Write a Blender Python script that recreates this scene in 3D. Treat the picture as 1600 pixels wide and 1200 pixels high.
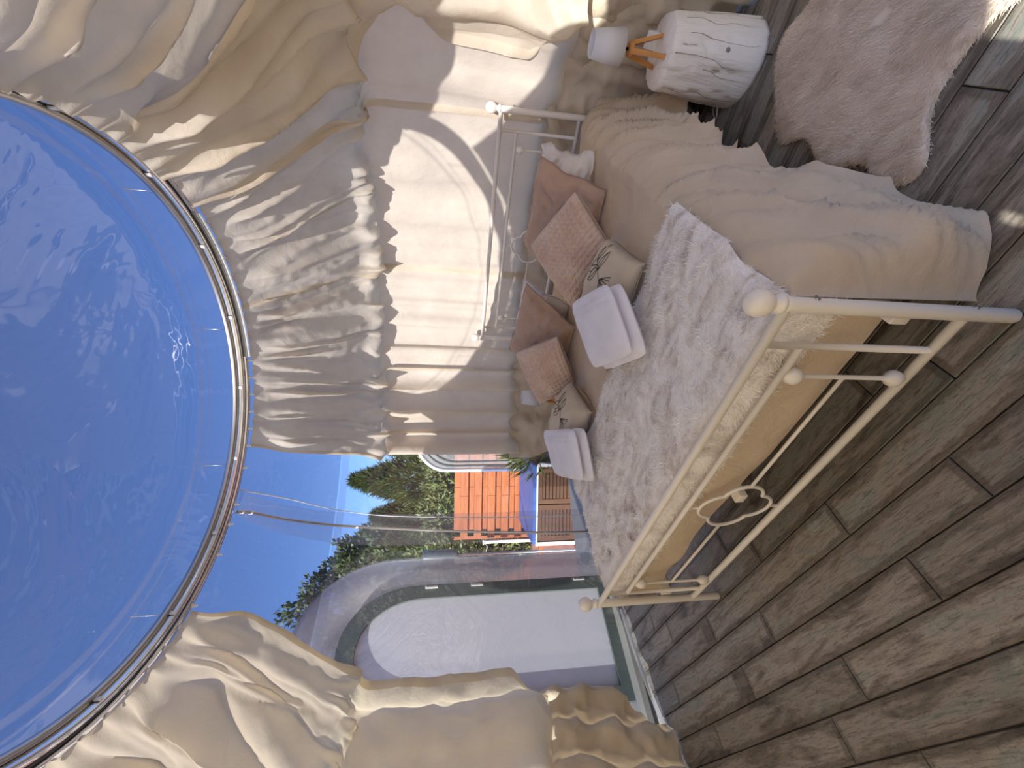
import bpy, bmesh, math, random
import numpy as np
from mathutils import Vector, Matrix
random.seed(7); RNG = np.random.default_rng(11)
SC = bpy.context.scene; COL = SC.collection
PI = math.pi
for o in list(bpy.data.objects): bpy.data.objects.remove(o)

# ------------------------------------------------------------------ camera, light, exposure
FPX, PITCH, ROLL, CAMH = 650.5, 0.154133, 0.0172313, 1.24358
def cam_axes():
    f = np.array([0, math.cos(PITCH), -math.sin(PITCH)]); r0 = np.array([1., 0, 0]); u0 = np.cross(r0, f)
    return math.cos(ROLL)*r0+math.sin(ROLL)*u0, -math.sin(ROLL)*r0+math.cos(ROLL)*u0, f
_r, _u, _f = cam_axes()
cd = bpy.data.cameras.new('camera'); cam = bpy.data.objects.new('camera', cd); COL.objects.link(cam)
cd.sensor_width = 36; cd.lens = FPX/1600*36; cd.clip_start = .02; cd.clip_end = 500
# the phone was held on its side: picture right is world down
X, Y, Z = -_u, _r, -_f
cam.matrix_world = Matrix(((X[0], Y[0], Z[0], 0), (X[1], Y[1], Z[1], 0), (X[2], Y[2], Z[2], CAMH), (0, 0, 0, 1)))
SC.camera = cam

SUN_AZ, SUN_EL = math.radians(59), math.radians(29.5)      # direction the light travels, elevation
w = bpy.data.worlds.new('sky'); SC.world = w; w.use_nodes = True
nt = w.node_tree; nt.nodes.clear()
out = nt.nodes.new('ShaderNodeOutputWorld'); bg = nt.nodes.new('ShaderNodeBackground'); sky = nt.nodes.new('ShaderNodeTexSky')
sky.sky_type = 'NISHITA'; sky.sun_disc = False; sky.sun_elevation = SUN_EL
sky.sun_rotation = math.radians(90)-(SUN_AZ+PI)
sky.air_density = 1.0; sky.dust_density = 1.4; sky.ozone_density = 2.2; sky.altitude = 100
hs = nt.nodes.new('ShaderNodeHueSaturation'); hs.inputs['Saturation'].default_value = 1.0
tn = nt.nodes.new('ShaderNodeMix'); tn.data_type = 'RGBA'; tn.blend_type = 'MULTIPLY'; tn.inputs[0].default_value = 1; tn.inputs[7].default_value = (.67, .86, 1.24, 1)   # camera white balance
nt.links.new(sky.outputs[0], hs.inputs['Color']); nt.links.new(hs.outputs[0], tn.inputs[6]); nt.links.new(tn.outputs[2], bg.inputs[0]); bg.inputs[1].default_value = .098
nt.links.new(bg.outputs[0], out.inputs[0])
sl = bpy.data.lights.new('sun', 'SUN'); sl.energy = 4.7; sl.angle = math.radians(.55); sl.color = (1, .985, .89)
so = bpy.data.objects.new('sun', sl); COL.objects.link(so)
sd = Vector((math.cos(SUN_AZ)*math.cos(SUN_EL), math.sin(SUN_AZ)*math.cos(SUN_EL), -math.sin(SUN_EL)))
so.rotation_euler = sd.to_track_quat('-Z', 'Y').to_euler(); so.location = -sd*20
vs = SC.view_settings; vs.view_transform = 'Standard'; vs.look = 'None'; vs.gamma = 1; vs.use_curve_mapping = False
vs.exposure = 1.1
cy = SC.cycles; cy.max_bounces = 14; cy.diffuse_bounces = 8; cy.glossy_bounces = 5; cy.transmission_bounces = 8
cy.transparent_max_bounces = 24; cy.use_denoising = True; cy.sample_clamp_indirect = 6; cy.caustics_reflective = False; cy.caustics_refractive = False

# ------------------------------------------------------------------ helpers
def smooth01(x): x = np.clip(x, 0, 1); return x*x*(3-2*x)
def _h(ix, iy, seed):
    n = (ix.astype(np.int64)*374761393 + iy.astype(np.int64)*668265263 + seed*144269) & 0xffffffff
    n = ((n ^ (n >> 13))*1274126177) & 0xffffffff
    return ((n ^ (n >> 16)) & 0xffff)/65535.*2-1
def vn(x, y, seed=0):
    x, y = np.broadcast_arrays(np.asarray(x, float), np.asarray(y, float))
    ix, iy = np.floor(x), np.floor(y); fx, fy = smooth01(x-ix), smooth01(y-iy)
    a, b = _h(ix, iy, seed), _h(ix+1, iy, seed); c, d = _h(ix, iy+1, seed), _h(ix+1, iy+1, seed)
    return (a*(1-fx)+b*fx)*(1-fy)+(c*(1-fx)+d*fx)*fy
def fbm(x, y, seed=0, n=3):
    return sum(vn(np.asarray(x)*2**k, np.asarray(y)*2**k, seed+k*17)*.5**k for k in range(n))
def ridge(x, y, seed=0): return 1-2*np.abs(vn(x, y, seed))
def setp(o, label=None, cat=None, group=None, kind=None):
    if label: o['label'] = label
    if cat: o['category'] = cat
    if group: o['group'] = group
    if kind: o['kind'] = kind
    return o
def empty(name, loc, rz=0, **k):
    o = bpy.data.objects.new(name, None); COL.objects.link(o); o.location = loc; o.rotation_euler = (0, 0, rz); o.empty_display_size = .1
    return setp(o, **k)
def mesh(name, V, F, mats, smooth=True, mi=None):
    m = bpy.data.meshes.new(name)
    V = np.asarray(V, float)
    m.from_pydata(V.tolist(), [], [tuple(int(i) for i in f) for f in F] if not isinstance(F, np.ndarray) else F.tolist())
    for mt in (mats if isinstance(mats, (list, tuple)) else [mats]): m.materials.append(mt)
    if smooth: m.polygons.foreach_set('use_smooth', np.ones(len(m.polygons), bool))
    if mi is not None: m.polygons.foreach_set('material_index', np.asarray(mi, np.int32))
    m.update(); return m
def obj(name, VF, mat, parent=None, local=False, smooth=True, loc=None, mi=None, **k):
    """link one mesh object; V is in world space unless local (then in the parent's space)"""
    V, F = VF; V = np.asarray(V, float)
    if parent is not None:
        if not local:
            c, s = math.cos(-parent.rotation_euler.z), math.sin(-parent.rotation_euler.z)
            D = V-np.array(parent.location)
            V = np.c_[D[:, 0]*c-D[:, 1]*s, D[:, 0]*s+D[:, 1]*c, D[:, 2]]
        o = bpy.data.objects.new(name, mesh(name, V, F, mat, smooth, mi)); COL.objects.link(o); o.parent = parent
    else:
        if loc is None: loc = np.array([*(V[:, :2].min(0)+V[:, :2].max(0))/2, V[:, 2].min()])
        o = bpy.data.objects.new(name, mesh(name, V-np.array(loc), F, mat, smooth, mi)); COL.objects.link(o); o.location = loc
    return setp(o, **k)
def join(*VFs):
    V, F, n = [], [], 0
    for v, f in VFs:
        V.append(np.asarray(v, float)); F += [tuple(int(i)+n for i in q) for q in f]; n += len(v)
    return np.vstack(V), F
def gridF(n, m, cu=False, cv=False):
    i, j = np.meshgrid(np.arange(n if cu else n-1), np.arange(m if cv else m-1), indexing='ij')
    a = i*m+j; b = ((i+1) % n)*m+j; c = ((i+1) % n)*m+(j+1) % m; d = i*m+(j+1) % m
    return np.stack([a, b, c, d], -1).reshape(-1, 4)
def box(x0, x1, y0, y1, z0, z1, ch=0):
    if ch <= 0:
        V = [(x, y, z) for x in (x0, x1) for y in (y0, y1) for z in (z0, z1)]
        return np.array(V, float), [(0, 1, 3, 2), (4, 6, 7, 5), (0, 4, 5, 1), (2, 3, 7, 6), (0, 2, 6, 4), (1, 5, 7, 3)]
    bm = bmesh.new(); bmesh.ops.create_cube(bm, size=1)
    for v in bm.verts: v.co = Vector(((x0+x1)/2+v.co.x*(x1-x0), (y0+y1)/2+v.co.y*(y1-y0), (z0+z1)/2+v.co.z*(z1-z0)))
    bmesh.ops.bevel(bm, geom=list(bm.edges), offset=ch, segments=2, affect='EDGES', profile=.5)
    bm.verts.index_update(); r = np.array([v.co[:] for v in bm.verts]), [tuple(v.index for v in f.verts) for f in bm.faces]; bm.free(); return r
def tube(P, r, n=10, closed=False, caps=True):
    P = np.asarray(P, float); m = len(P); r = np.broadcast_to(r, (m,))
    if closed: T = np.roll(P, -1, 0)-np.roll(P, 1, 0)
    else: T = np.gradient(P, axis=0)
    T /= np.linalg.norm(T, axis=1)[:, None]+1e-12
    up = np.array([0, 0, 1.]) if abs(T[0, 2]) < .9 else np.array([1., 0, 0])
    N = np.zeros_like(P); a = up-T[0]*(up@T[0]); N[0] = a/np.linalg.norm(a)
    for i in range(1, m):
        a = N[i-1]-T[i]*(N[i-1]@T[i]); N[i] = a/(np.linalg.norm(a)+1e-12)
    B = np.cross(T, N); t = np.arange(n)*2*PI/n
    V = P[:, None]+r[:, None, None]*(np.cos(t)[None, :, None]*N[:, None]+np.sin(t)[None, :, None]*B[:, None])
    F = [tuple(q) for q in gridF(m, n, closed, True)]
    if caps and not closed: F += [tuple(range(n))[::-1], tuple(range((m-1)*n, m*n))]
    return V.reshape(-1, 3), F
def lathe(prof, c=(0, 0, 0), n=20, caps=True):
    prof = np.asarray(prof, float); t = np.arange(n)*2*PI/n
    V = np.stack([prof[:, 0, None]*np.cos(t)+c[0], prof[:, 0, None]*np.sin(t)+c[1], np.repeat(prof[:, 1, None], n, 1)+c[2]], -1)
    F = [tuple(q[::-1]) for q in gridF(len(prof), n, False, True)]
    if caps: F += [tuple(range(n))[::-1], tuple(range((len(prof)-1)*n, len(prof)*n))]
    return V.reshape(-1, 3), F
def spline(P, n):
    P = np.asarray(P, float); m = len(P); Q = np.vstack([2*P[0]-P[1], P, 2*P[-1]-P[-2]]); t = np.linspace(0, m-1-1e-9, n); i = t.astype(int); f = (t-i)[:, None]
    a, b, c, d = Q[i], Q[i+1], Q[i+2], Q[i+3]
    return .5*(2*b+(c-a)*f+(2*a-5*b+4*c-d)*f**2+(3*b-3*c+d-a)*f**3)
def resample(P, n):
    P = np.asarray(P, float); L = np.r_[0, np.cumsum(np.linalg.norm(np.diff(P, axis=0), axis=1))]; t = np.linspace(0, L[-1], n)
    return np.stack([np.interp(t, L, P[:, k]) for k in range(P.shape[1])], 1), t

# ------------------------------------------------------------------ materials
def newmat(name):
    m = bpy.data.materials.new(name); m.use_nodes = True; t = m.node_tree; t.nodes.clear()
    o = t.nodes.new('ShaderNodeOutputMaterial'); return m, t, o
def nd(t, typ, **k):
    n = t.nodes.new(typ)
    for a, v in k.items():
        if a in n.inputs: n.inputs[a].default_value = v
        else: setattr(n, a, v)
    return n
def ramp(t, fac, stops):
    r = t.nodes.new('ShaderNodeValToRGB'); e = r.color_ramp.elements
    while len(e) < len(stops): e.new(.5)
    for q, (p, c) in zip(e, stops): q.position = p; q.color = (*c, 1)
    t.links.new(fac, r.inputs[0]); return r.outputs[0]
def srgb(r, g, b): return tuple(((c/255)/12.92 if c/255 <= .04045 else ((c/255+.055)/1.055)**2.4) for c in (r, g, b))
def coords(t, scale=(1, 1, 1), kind='Object', rot=(0, 0, 0)):
    tc = t.nodes.new('ShaderNodeTexCoord'); mp = t.nodes.new('ShaderNodeMapping'); mp.inputs['Scale'].default_value = scale; mp.inputs['Rotation'].default_value = rot
    t.links.new(tc.outputs[kind], mp.inputs['Vector']); return mp.outputs[0]
def noise(t, vec, scale=5, detail=4, rough=.55, dist=0):
    n = nd(t, 'ShaderNodeTexNoise', Scale=scale, Detail=detail, Roughness=rough, Distortion=dist); t.links.new(vec, n.inputs['Vector']); return n.outputs[0]
def bump(t, h, strength=.3, dist=.01):
    b = nd(t, 'ShaderNodeBump', Strength=strength, Distance=dist); t.links.new(h, b.inputs['Height']); return b.outputs[0]
def simple(name, c1, c2=None, rough=.6, scale=6, metal=0, stretch=(1, 1, 1), bstr=.0, bscale=60, bstretch=(1, 1, 1), spec=.5, sheen=0, subsurf=0):
    m, t, o = newmat(name); p = nd(t, 'ShaderNodeBsdfPrincipled', Roughness=rough, Metallic=metal); p.inputs['Specular IOR Level'].default_value = spec
    if c2 is None: c2 = tuple(x*.88 for x in c1)
    v = coords(t, stretch); t.links.new(ramp(t, noise(t, v, scale), [(.3, c2), (.7, c1)]), p.inputs['Base Color'])
    if sheen: p.inputs['Sheen Weight'].default_value = sheen; p.inputs['Sheen Roughness'].default_value = .4
    if bstr: t.links.new(bump(t, noise(t, coords(t, bstretch), bscale, 3), bstr, .004), p.inputs['Normal'])
    t.links.new(p.outputs[0], o.inputs[0]); return m
def cloth(name, c1, c2, trans=.25, tcol=None, wr=.25, scale=7):
    """woven fabric: diffuse + light passing through, crumple relief"""
    m, t, o = newmat(name); v = coords(t)
    col = ramp(t, noise(t, v, scale, 5, .6), [(.3, c2), (.7, c1)])
    h1 = noise(t, v, 9, 5, .55, .6); h2 = noise(t, coords(t, (1, 1, 1)), 420, 2)
    ad = nd(t, 'ShaderNodeMath', operation='MULTIPLY_ADD'); t.links.new(h2, ad.inputs[0]); ad.inputs[1].default_value = .03; t.links.new(h1, ad.inputs[2])
    nrm = bump(t, ad.outputs[0], wr, .03)
    p = nd(t, 'ShaderNodeBsdfPrincipled', Roughness=.75); p.inputs['Specular IOR Level'].default_value = .3; p.inputs['Sheen Weight'].default_value = .15
    t.links.new(col, p.inputs['Base Color']); t.links.new(nrm, p.inputs['Normal'])
    tr = nd(t, 'ShaderNodeBsdfTranslucent', Color=(*(tcol or c1), 1)); t.links.new(nrm, tr.inputs['Normal'])
    mx = nd(t, 'ShaderNodeMixShader', Fac=trans); t.links.new(p.outputs[0], mx.inputs[1]); t.links.new(tr.outputs[0], mx.inputs[2])
    t.links.new(mx.outputs[0], o.inputs[0]); return m
def plastic(name, tint=(.97, .98, 1), haze=.0, hcol=(.8, .82, .86), wob=.25, wscale=1.5, ior=1.42, rough=.02):
    """clear film: passes light straight through, reflects at its face, thin haze of diffuse scatter"""
    m, t, o = newmat(name); tr = nd(t, 'ShaderNodeBsdfTransparent', Color=(*tint, 1)); gl = nd(t, 'ShaderNodeBsdfGlossy', Roughness=rough)
    nrm = bump(t, noise(t, coords(t), wscale, 4, .5, .8), wob, .06); t.links.new(nrm, gl.inputs['Normal'])
    lw = nd(t, 'ShaderNodeLayerWeight', Blend=.5); t.links.new(nrm, lw.inputs['Normal'])
    pw = nd(t, 'ShaderNodeMath', operation='POWER'); t.links.new(lw.outputs['Facing'], pw.inputs[0]); pw.inputs[1].default_value = 4.
    fr = nd(t, 'ShaderNodeMapRange'); t.links.new(pw.outputs[0], fr.inputs['Value']); fr.inputs['To Min'].default_value = ((ior-1)/(ior+1))**2*1.6; fr.inputs['To Max'].default_value = .5
    mx = nd(t, 'ShaderNodeMixShader'); t.links.new(fr.outputs[0], mx.inputs[0]); t.links.new(tr.outputs[0], mx.inputs[1]); t.links.new(gl.outputs[0], mx.inputs[2])
    last = mx
    if haze:
        df = nd(t, 'ShaderNodeBsdfDiffuse', Color=(*hcol, 1)); tl = nd(t, 'ShaderNodeBsdfTranslucent', Color=(*hcol, 1)); ad = nd(t, 'ShaderNodeMixShader', Fac=.5)
        t.links.new(df.outputs[0], ad.inputs[1]); t.links.new(tl.outputs[0], ad.inputs[2])
        m2 = nd(t, 'ShaderNodeMixShader', Fac=haze); t.links.new(mx.outputs[0], m2.inputs[1]); t.links.new(ad.outputs[0], m2.inputs[2]); last = m2
    t.links.new(last.outputs[0], o.inputs[0]); return m
def fur_mat(name, stops, scale, stretch=(1, 1, 1), dist=1.5, rough=.8):
    m, t, o = newmat(name); p = nd(t, 'ShaderNodeBsdfPrincipled', Roughness=rough); p.inputs['Specular IOR Level'].default_value = .15; p.inputs['Sheen Weight'].default_value = .3
    t.links.new(ramp(t, noise(t, coords(t, stretch), scale, 5, .62, dist), stops), p.inputs['Base Color'])
    t.links.new(p.outputs[0], o.inputs[0]); return m

M = {}
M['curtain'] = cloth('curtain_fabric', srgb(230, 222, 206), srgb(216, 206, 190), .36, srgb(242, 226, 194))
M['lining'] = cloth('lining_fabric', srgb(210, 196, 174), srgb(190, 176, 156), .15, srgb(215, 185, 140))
M['duvet'] = cloth('duvet_cotton', srgb(213, 194, 171), srgb(205, 186, 163), .08, wr=.45)
M['brown'] = cloth('brown_cotton', srgb(190, 162, 142), srgb(178, 148, 130), .05, wr=.5)
M['white_cotton'] = cloth('white_cotton', srgb(236, 230, 226), srgb(224, 217, 212), .1, wr=.2)
M['floral'] = cloth('natural_linen', srgb(206, 190, 168), srgb(194, 178, 156), .03, wr=.12)
M['print'] = simple('print_ink', srgb(58, 54, 50), rough=.8)
M['waffle'] = simple('waffle_plush', srgb(212, 190, 174), srgb(192, 164, 148), .9, 9, bstr=.35, bscale=300, sheen=.5, spec=.15)
M['towel'] = simple('towel_terry', srgb(240, 238, 246), srgb(226, 224, 234), .95, 8, bstr=.5, bscale=420, spec=.1, sheen=.3)
M['metal'] = simple('white_enamel', srgb(236, 230, 222), srgb(228, 222, 214), .28, 4)
M['screw'] = simple('screw_steel', (.4, .4, .4), rough=.3, metal=1)
M['chrome'] = simple('polished_aluminium', (.86, .86, .86), (.7, .7, .7), .16, 3, metal=1)
M['alu'] = simple('brushed_aluminium', (.62, .6, .57), (.5, .48, .46), .35, 5, metal=1)
M['groove'] = simple('dark_groove', (.03, .028, .025), rough=.5)
M['clipw'] = simple('white_nylon', (.85, .85, .85), rough=.4)
M['dots'] = simple('perforation_studs', (.75, .75, .75), (.5, .5, .5), .25, metal=1)
M['clear'] = plastic('clear_film', (.95, .96, .98), wob=.5, wscale=2.2, ior=1.62)
M['roof'] = plastic('roof_film', (.63, .605, .65), .02, (.75, .78, .9), .55, 1.3, 1.62)
M['seam'] = plastic('seam_film', (.88, .89, .92), .12, (.8, .8, .85), .1, 4, 1.5)
M['smoke'] = plastic('grey_film', (.80, .79, .79), .30, (.80, .80, .81), .5, 1.8, 1.6, .04)
M['greyframe'] = simple('grey_paint', srgb(82, 90, 90), srgb(72, 80, 80), .4, 3)
M['sill'] = simple('sill_grey', srgb(120, 120, 118), srgb(108, 108, 106), .5, 5)
M['stump'] = None
M['shade'] = cloth('lamp_shade_cloth', srgb(238, 238, 242), srgb(230, 230, 236), .3, (.85, .85, .86), wr=.02)
M['oak'] = simple('oiled_oak', srgb(205, 146, 82), srgb(176, 116, 56), .42, 14, stretch=(1, 1, .15), bstr=.1)
M['black'] = simple('black_plastic', (.015, .015, .016), rough=.35)
M['wire'] = simple('grey_cable', (.62, .6, .58), rough=.5)
M['fence'] = simple('orange_stained_boards', srgb(172, 100, 54), srgb(140, 74, 36), .6, 10, stretch=(.2, 1, 1.5), bstr=.15)
M['slat'] = simple('dark_brown_slats', srgb(98, 68, 46), srgb(72, 48, 32), .55, 9, stretch=(1, 1, .2), bstr=.15)
M['white'] = simple('white_trim', (.82, .82, .8), rough=.5)
M['blue'] = simple('blue_cover_film', srgb(62, 98, 160), srgb(46, 78, 136), .35, 3)
M['post'] = simple('grey_violet_post', srgb(104, 92, 108), srgb(90, 80, 96), .55, 4)
M['bark'] = simple('bark', (.12, .085, .06), (.06, .045, .03), .9, 14, bstr=.4)
M['deckstone'] = simple('pale_deck', srgb(176, 168, 156), srgb(160, 152, 142), .8, 3)
M['paving'] = simple('red_paving', srgb(178, 128, 112), srgb(150, 104, 92), .8, 3, bstr=.2)
M['flower'] = simple('red_flowers', srgb(190, 66, 36), srgb(150, 40, 20), .7)
def leafmat(name, a, b, sc=3):
    m, t, o = newmat(name); p = nd(t, 'ShaderNodeBsdfPrincipled', Roughness=.5)
    c = ramp(t, noise(t, coords(t), sc, 3), [(.35, b), (.65, a)]); t.links.new(c, p.inputs['Base Color'])
    tr = nd(t, 'ShaderNodeBsdfTranslucent'); t.links.new(c, tr.inputs[0]); mx = nd(t, 'ShaderNodeMixShader', Fac=.3)
    t.links.new(p.outputs[0], mx.inputs[1]); t.links.new(tr.outputs[0], mx.inputs[2]); t.links.new(mx.outputs[0], o.inputs[0]); return m
M['conifer'] = leafmat('conifer_needles', srgb(92, 106, 50), srgb(44, 58, 30))
M['laurel'] = leafmat('laurel_leaves', srgb(134, 142, 84), srgb(64, 78, 40), 6)
M['broad'] = leafmat('broad_leaves', srgb(88, 104, 60), srgb(40, 54, 32))
M['throw'] = fur_mat('throw_fur', [(.28, srgb(186, 170, 162)), (.38, srgb(228, 221, 216)), (.52, srgb(246, 243, 241)), (.75, srgb(252, 250, 250))], 5.0, (1, 1.9, 1), 2.2)
M['rug'] = fur_mat('rug_fur', [(.28, srgb(200, 180, 158)), (.5, srgb(226, 209, 190)), (.72, srgb(240, 226, 210))], 6, (1.6, .8, 1), 1.2)
# whitewashed log
m, t, o_ = newmat('whitewashed_log'); p = nd(t, 'ShaderNodeBsdfPrincipled', Roughness=.75); v = coords(t, (1, 1, .12))
cr = noise(t, v, 26, 6, .7, .4)
t.links.new(ramp(t, cr, [(.30, srgb(150, 140, 132)), (.36, srgb(232, 224, 216)), (.8, srgb(240, 234, 228))]), p.inputs['Base Color'])
t.links.new(bump(t, cr, .5, .02), p.inputs['Normal']); t.links.new(p.outputs[0], o_.inputs[0]); M['stump'] = m
M['crack'] = simple('log_cracks', srgb(150, 138, 130), rough=.9)
M['door_panel'] = cloth('door_white_film', srgb(222, 222, 228), srgb(216, 216, 224), .4, srgb(222, 222, 230), wr=.02, scale=2)
# planks
m, t, o_ = newmat('weathered_planks'); p = nd(t, 'ShaderNodeBsdfPrincipled', Roughness=.42)
oi = t.nodes.new('ShaderNodeObjectInfo'); tc = t.nodes.new('ShaderNodeTexCoord')
mul = nd(t, 'ShaderNodeVectorMath', operation='SCALE'); mul.inputs['Scale'].default_value = 37.; cb = t.nodes.new('ShaderNodeCombineXYZ')
t.links.new(oi.outputs['Random'], cb.inputs[0]); t.links.new(oi.outputs['Random'], cb.inputs[1]); t.links.new(cb.outputs[0], mul.inputs[0])
add = nd(t, 'ShaderNodeVectorMath', operation='ADD'); t.links.new(tc.outputs['Object'], add.inputs[0]); t.links.new(mul.outputs[0], add.inputs[1])
def mp(sc):
    q = nd(t, 'ShaderNodeMapping', Scale=sc); t.links.new(add.outputs[0], q.inputs['Vector']); return q.outputs[0]
big = noise(t, mp((2.2, 9, 1)), 1.6, 6, .65, .9); fine = noise(t, mp((5, 60, 1)), 3, 6, .7, .5); grain = noise(t, mp((9, 22, 1)), 2.2, 3, .5, 4.5)
c0 = ramp(t, big, [(.30, srgb(84, 76, 68)), (.42, srgb(136, 127, 115)), (.52, srgb(168, 158, 146)), (.62, srgb(144, 148, 138)), (.74, srgb(190, 182, 170))])
c1 = ramp(t, fine, [(.30, srgb(70, 60, 54)), (.5, (1, 1, 1)), (1, (1, 1, 1))])
c2 = ramp(t, grain, [(.36, (.62, .58, .55)), (.42, (1, 1, 1)), (1, (1, 1, 1))])
def mulc(a, b, f):
    q = t.nodes.new('ShaderNodeMix'); q.data_type = 'RGBA'; q.blend_type = 'MULTIPLY'; q.inputs[0].default_value = f
    t.links.new(a, q.inputs[6]); t.links.new(b, q.inputs[7]); return q.outputs[2]
hsv = t.nodes.new('ShaderNodeHueSaturation'); mr = nd(t, 'ShaderNodeMapRange'); mr.inputs['To Min'].default_value = .68; mr.inputs['To Max'].default_value = .98
t.links.new(oi.outputs['Random'], mr.inputs['Value']); t.links.new(mr.outputs[0], hsv.inputs['Value'])
sx = nd(t, 'ShaderNodeSeparateXYZ'); t.links.new(tc.outputs['Object'], sx.inputs[0])
def edge(o, half):
    a = nd(t, 'ShaderNodeMath', operation='ABSOLUTE'); t.links.new(o, a.inputs[0]); b = nd(t, 'ShaderNodeMath', operation='SUBTRACT'); b.inputs[0].default_value = half; t.links.new(a.outputs[0], b.inputs[1]); return b.outputs[0]
mn = nd(t, 'ShaderNodeMath', operation='MINIMUM'); t.links.new(edge(sx.outputs[1], .0575), mn.inputs[0]); t.links.new(edge(sx.outputs[0], .476), mn.inputs[1])
wn = noise(t, mp((6, 14, 1)), 3, 4, .7); ma = nd(t, 'ShaderNodeMath', operation='MULTIPLY_ADD'); t.links.new(wn, ma.inputs[0]); ma.inputs[1].default_value = -.030; t.links.new(mn.outputs[0], ma.inputs[2])
c3 = ramp(t, ma.outputs[0], [(0, (.45, .41, .38)), (.006, (1, 1, 1)), (1, (1, 1, 1))])     # grime printed along the plank edges
t.links.new(mulc(mulc(mulc(c0, c1, .7), c2, .7), c3, .75), hsv.inputs['Color']); t.links.new(hsv.outputs[0], p.inputs['Base Color'])
t.links.new(bump(t, fine, .25, .004), p.inputs['Normal']); t.links.new(p.outputs[0], o_.inputs[0]); M['plank'] = m

# ------------------------------------------------------------------ layout frames
CX, CY = -.14, 1.56                       # dome centre
def cyl(th, r, z):
    th = np.radians(th); th, r, z = np.broadcast_arrays(th, r, z)
    return np.stack([CX+r*np.cos(th), CY+r*np.sin(th), z], -1)
YAW = -.72478; BA = np.array([math.cos(YAW), math.sin(YAW), 0]); BB = np.array([-math.sin(YAW), math.cos(YAW), 0])
BFL = np.array([.17, .744, 0])-1.5*BA     # bed origin: left foot post; local x across, y towards the head
def bedw(P): P = np.asarray(P, float); return BFL+P[..., :1]*BA+P[..., 1:2]*BB+P[..., 2:]*np.array([0, 0, 1.])

# ------------------------------------------------------------------ floor of planks
RF = 1.86
fl_disc = lathe([(0.001, -.05), (RF-.004, -.05), (RF-.004, -.012), (.001, -.012)], (CX, CY, 0), 96)
floor = obj('floor', fl_disc, M['groove'], smooth=False, kind='structure', label='round floor of grey-brown weathered wood planks')
tdir = np.array([.755, -.656, 0]); tdir /= np.linalg.norm(tdir); ndir = np.array([-tdir[1], tdir[0], 0])
ang = math.atan2(tdir[1], tdir[0])
PW, PL = .1185, .955
offs = {0: -1.568, 1: -1.382, 2: -.97, 3: -.69, 4: -1.074, 5: -1.49}
circ = np.array([[CX+RF*math.cos(a), CY+RF*math.sin(a)] for a in np.linspace(0, 2*PI, 72, endpoint=False)])
circ_l = np.stack([circ@tdir[:2], circ@ndir[:2]], 1)
def clip(poly, a, b):
    res = []
    for i in range(len(poly)):
        P, Q = poly[i], poly[(i+1) % len(poly)]
        sp = (b[0]-a[0])*(P[1]-a[1])-(b[1]-a[1])*(P[0]-a[0]); sq = (b[0]-a[0])*(Q[1]-a[1])-(b[1]-a[1])*(Q[0]-a[0])
        if sp >= 0: res.append(P)
        if (sp >= 0) != (sq >= 0): f = sp/(sp-sq); res.append((P[0]+f*(Q[0]-P[0]), P[1]+f*(Q[1]-P[1])))
    return res
n0 = .072
for row in range(-10, 26):
    ya, yb = n0+row*PW, n0+(row+1)*PW
    off = offs.get(row, (row*.377 % 1)*PL)
    for k in range(-4, 6):
        xa = off+k*PL; xb = xa+PL; g = .0017
        poly = [(xa+g, ya+g), (xb-g, ya+g), (xb-g, yb-g), (xa+g, yb-g)]
        for i in range(len(circ_l)):
            poly = clip(poly, circ_l[i], circ_l[(i+1) % len(circ_l)])
            if len(poly) < 3: break
        if len(poly) < 3: continue
        P = np.array(poly); P = P[np.r_[True, np.linalg.norm(np.diff(P, axis=0), axis=1) > 1e-5]]
        A = .5*abs(np.sum(P[:, 0]*np.roll(P[:, 1], -1)-P[:, 1]*np.roll(P[:, 0], -1)))
        if A < 6e-4 or len(P) < 3: continue
        c = P.mean(0); n = len(P)
        d = c-P; ins = P+np.sign(d)*np.minimum(np.abs(d)*.4, .0022)
        V = np.r_[np.c_[P, np.full(n, -.012)], np.c_[P, np.full(n, -.0025)], np.c_[ins, np.zeros(n)]]; V[:, :2] -= c
        F = [tuple(range(2*n, 3*n))]+[(a_*n+i, a_*n+(i+1) % n, (a_+1)*n+(i+1) % n, (a_+1)*n+i) for a_ in (0, 1) for i in range(n)]
        o = bpy.data.objects.new('plank', mesh('plank', V, F, M['plank'], False)); COL.objects.link(o); o.parent = floor
        wc = tdir*c[0]+ndir*c[1]; o.location = Vector((wc[0], wc[1], 0))-floor.location; o.rotation_euler = (0, 0, ang)

# ground outside
g = obj('ground', box(-30, 30, -25, 45, -1.0, -.7), M['paving'], smooth=False, kind='structure', label='reddish paved ground around the dome')
deck = obj('floor_terrace', lathe([(.001, -.7), (2.9, -.7), (2.9, -.06), (.001, -.06)], (CX, CY, 0), 64), M['deckstone'], smooth=False, kind='structure', label='round pale platform carrying the dome')

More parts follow.
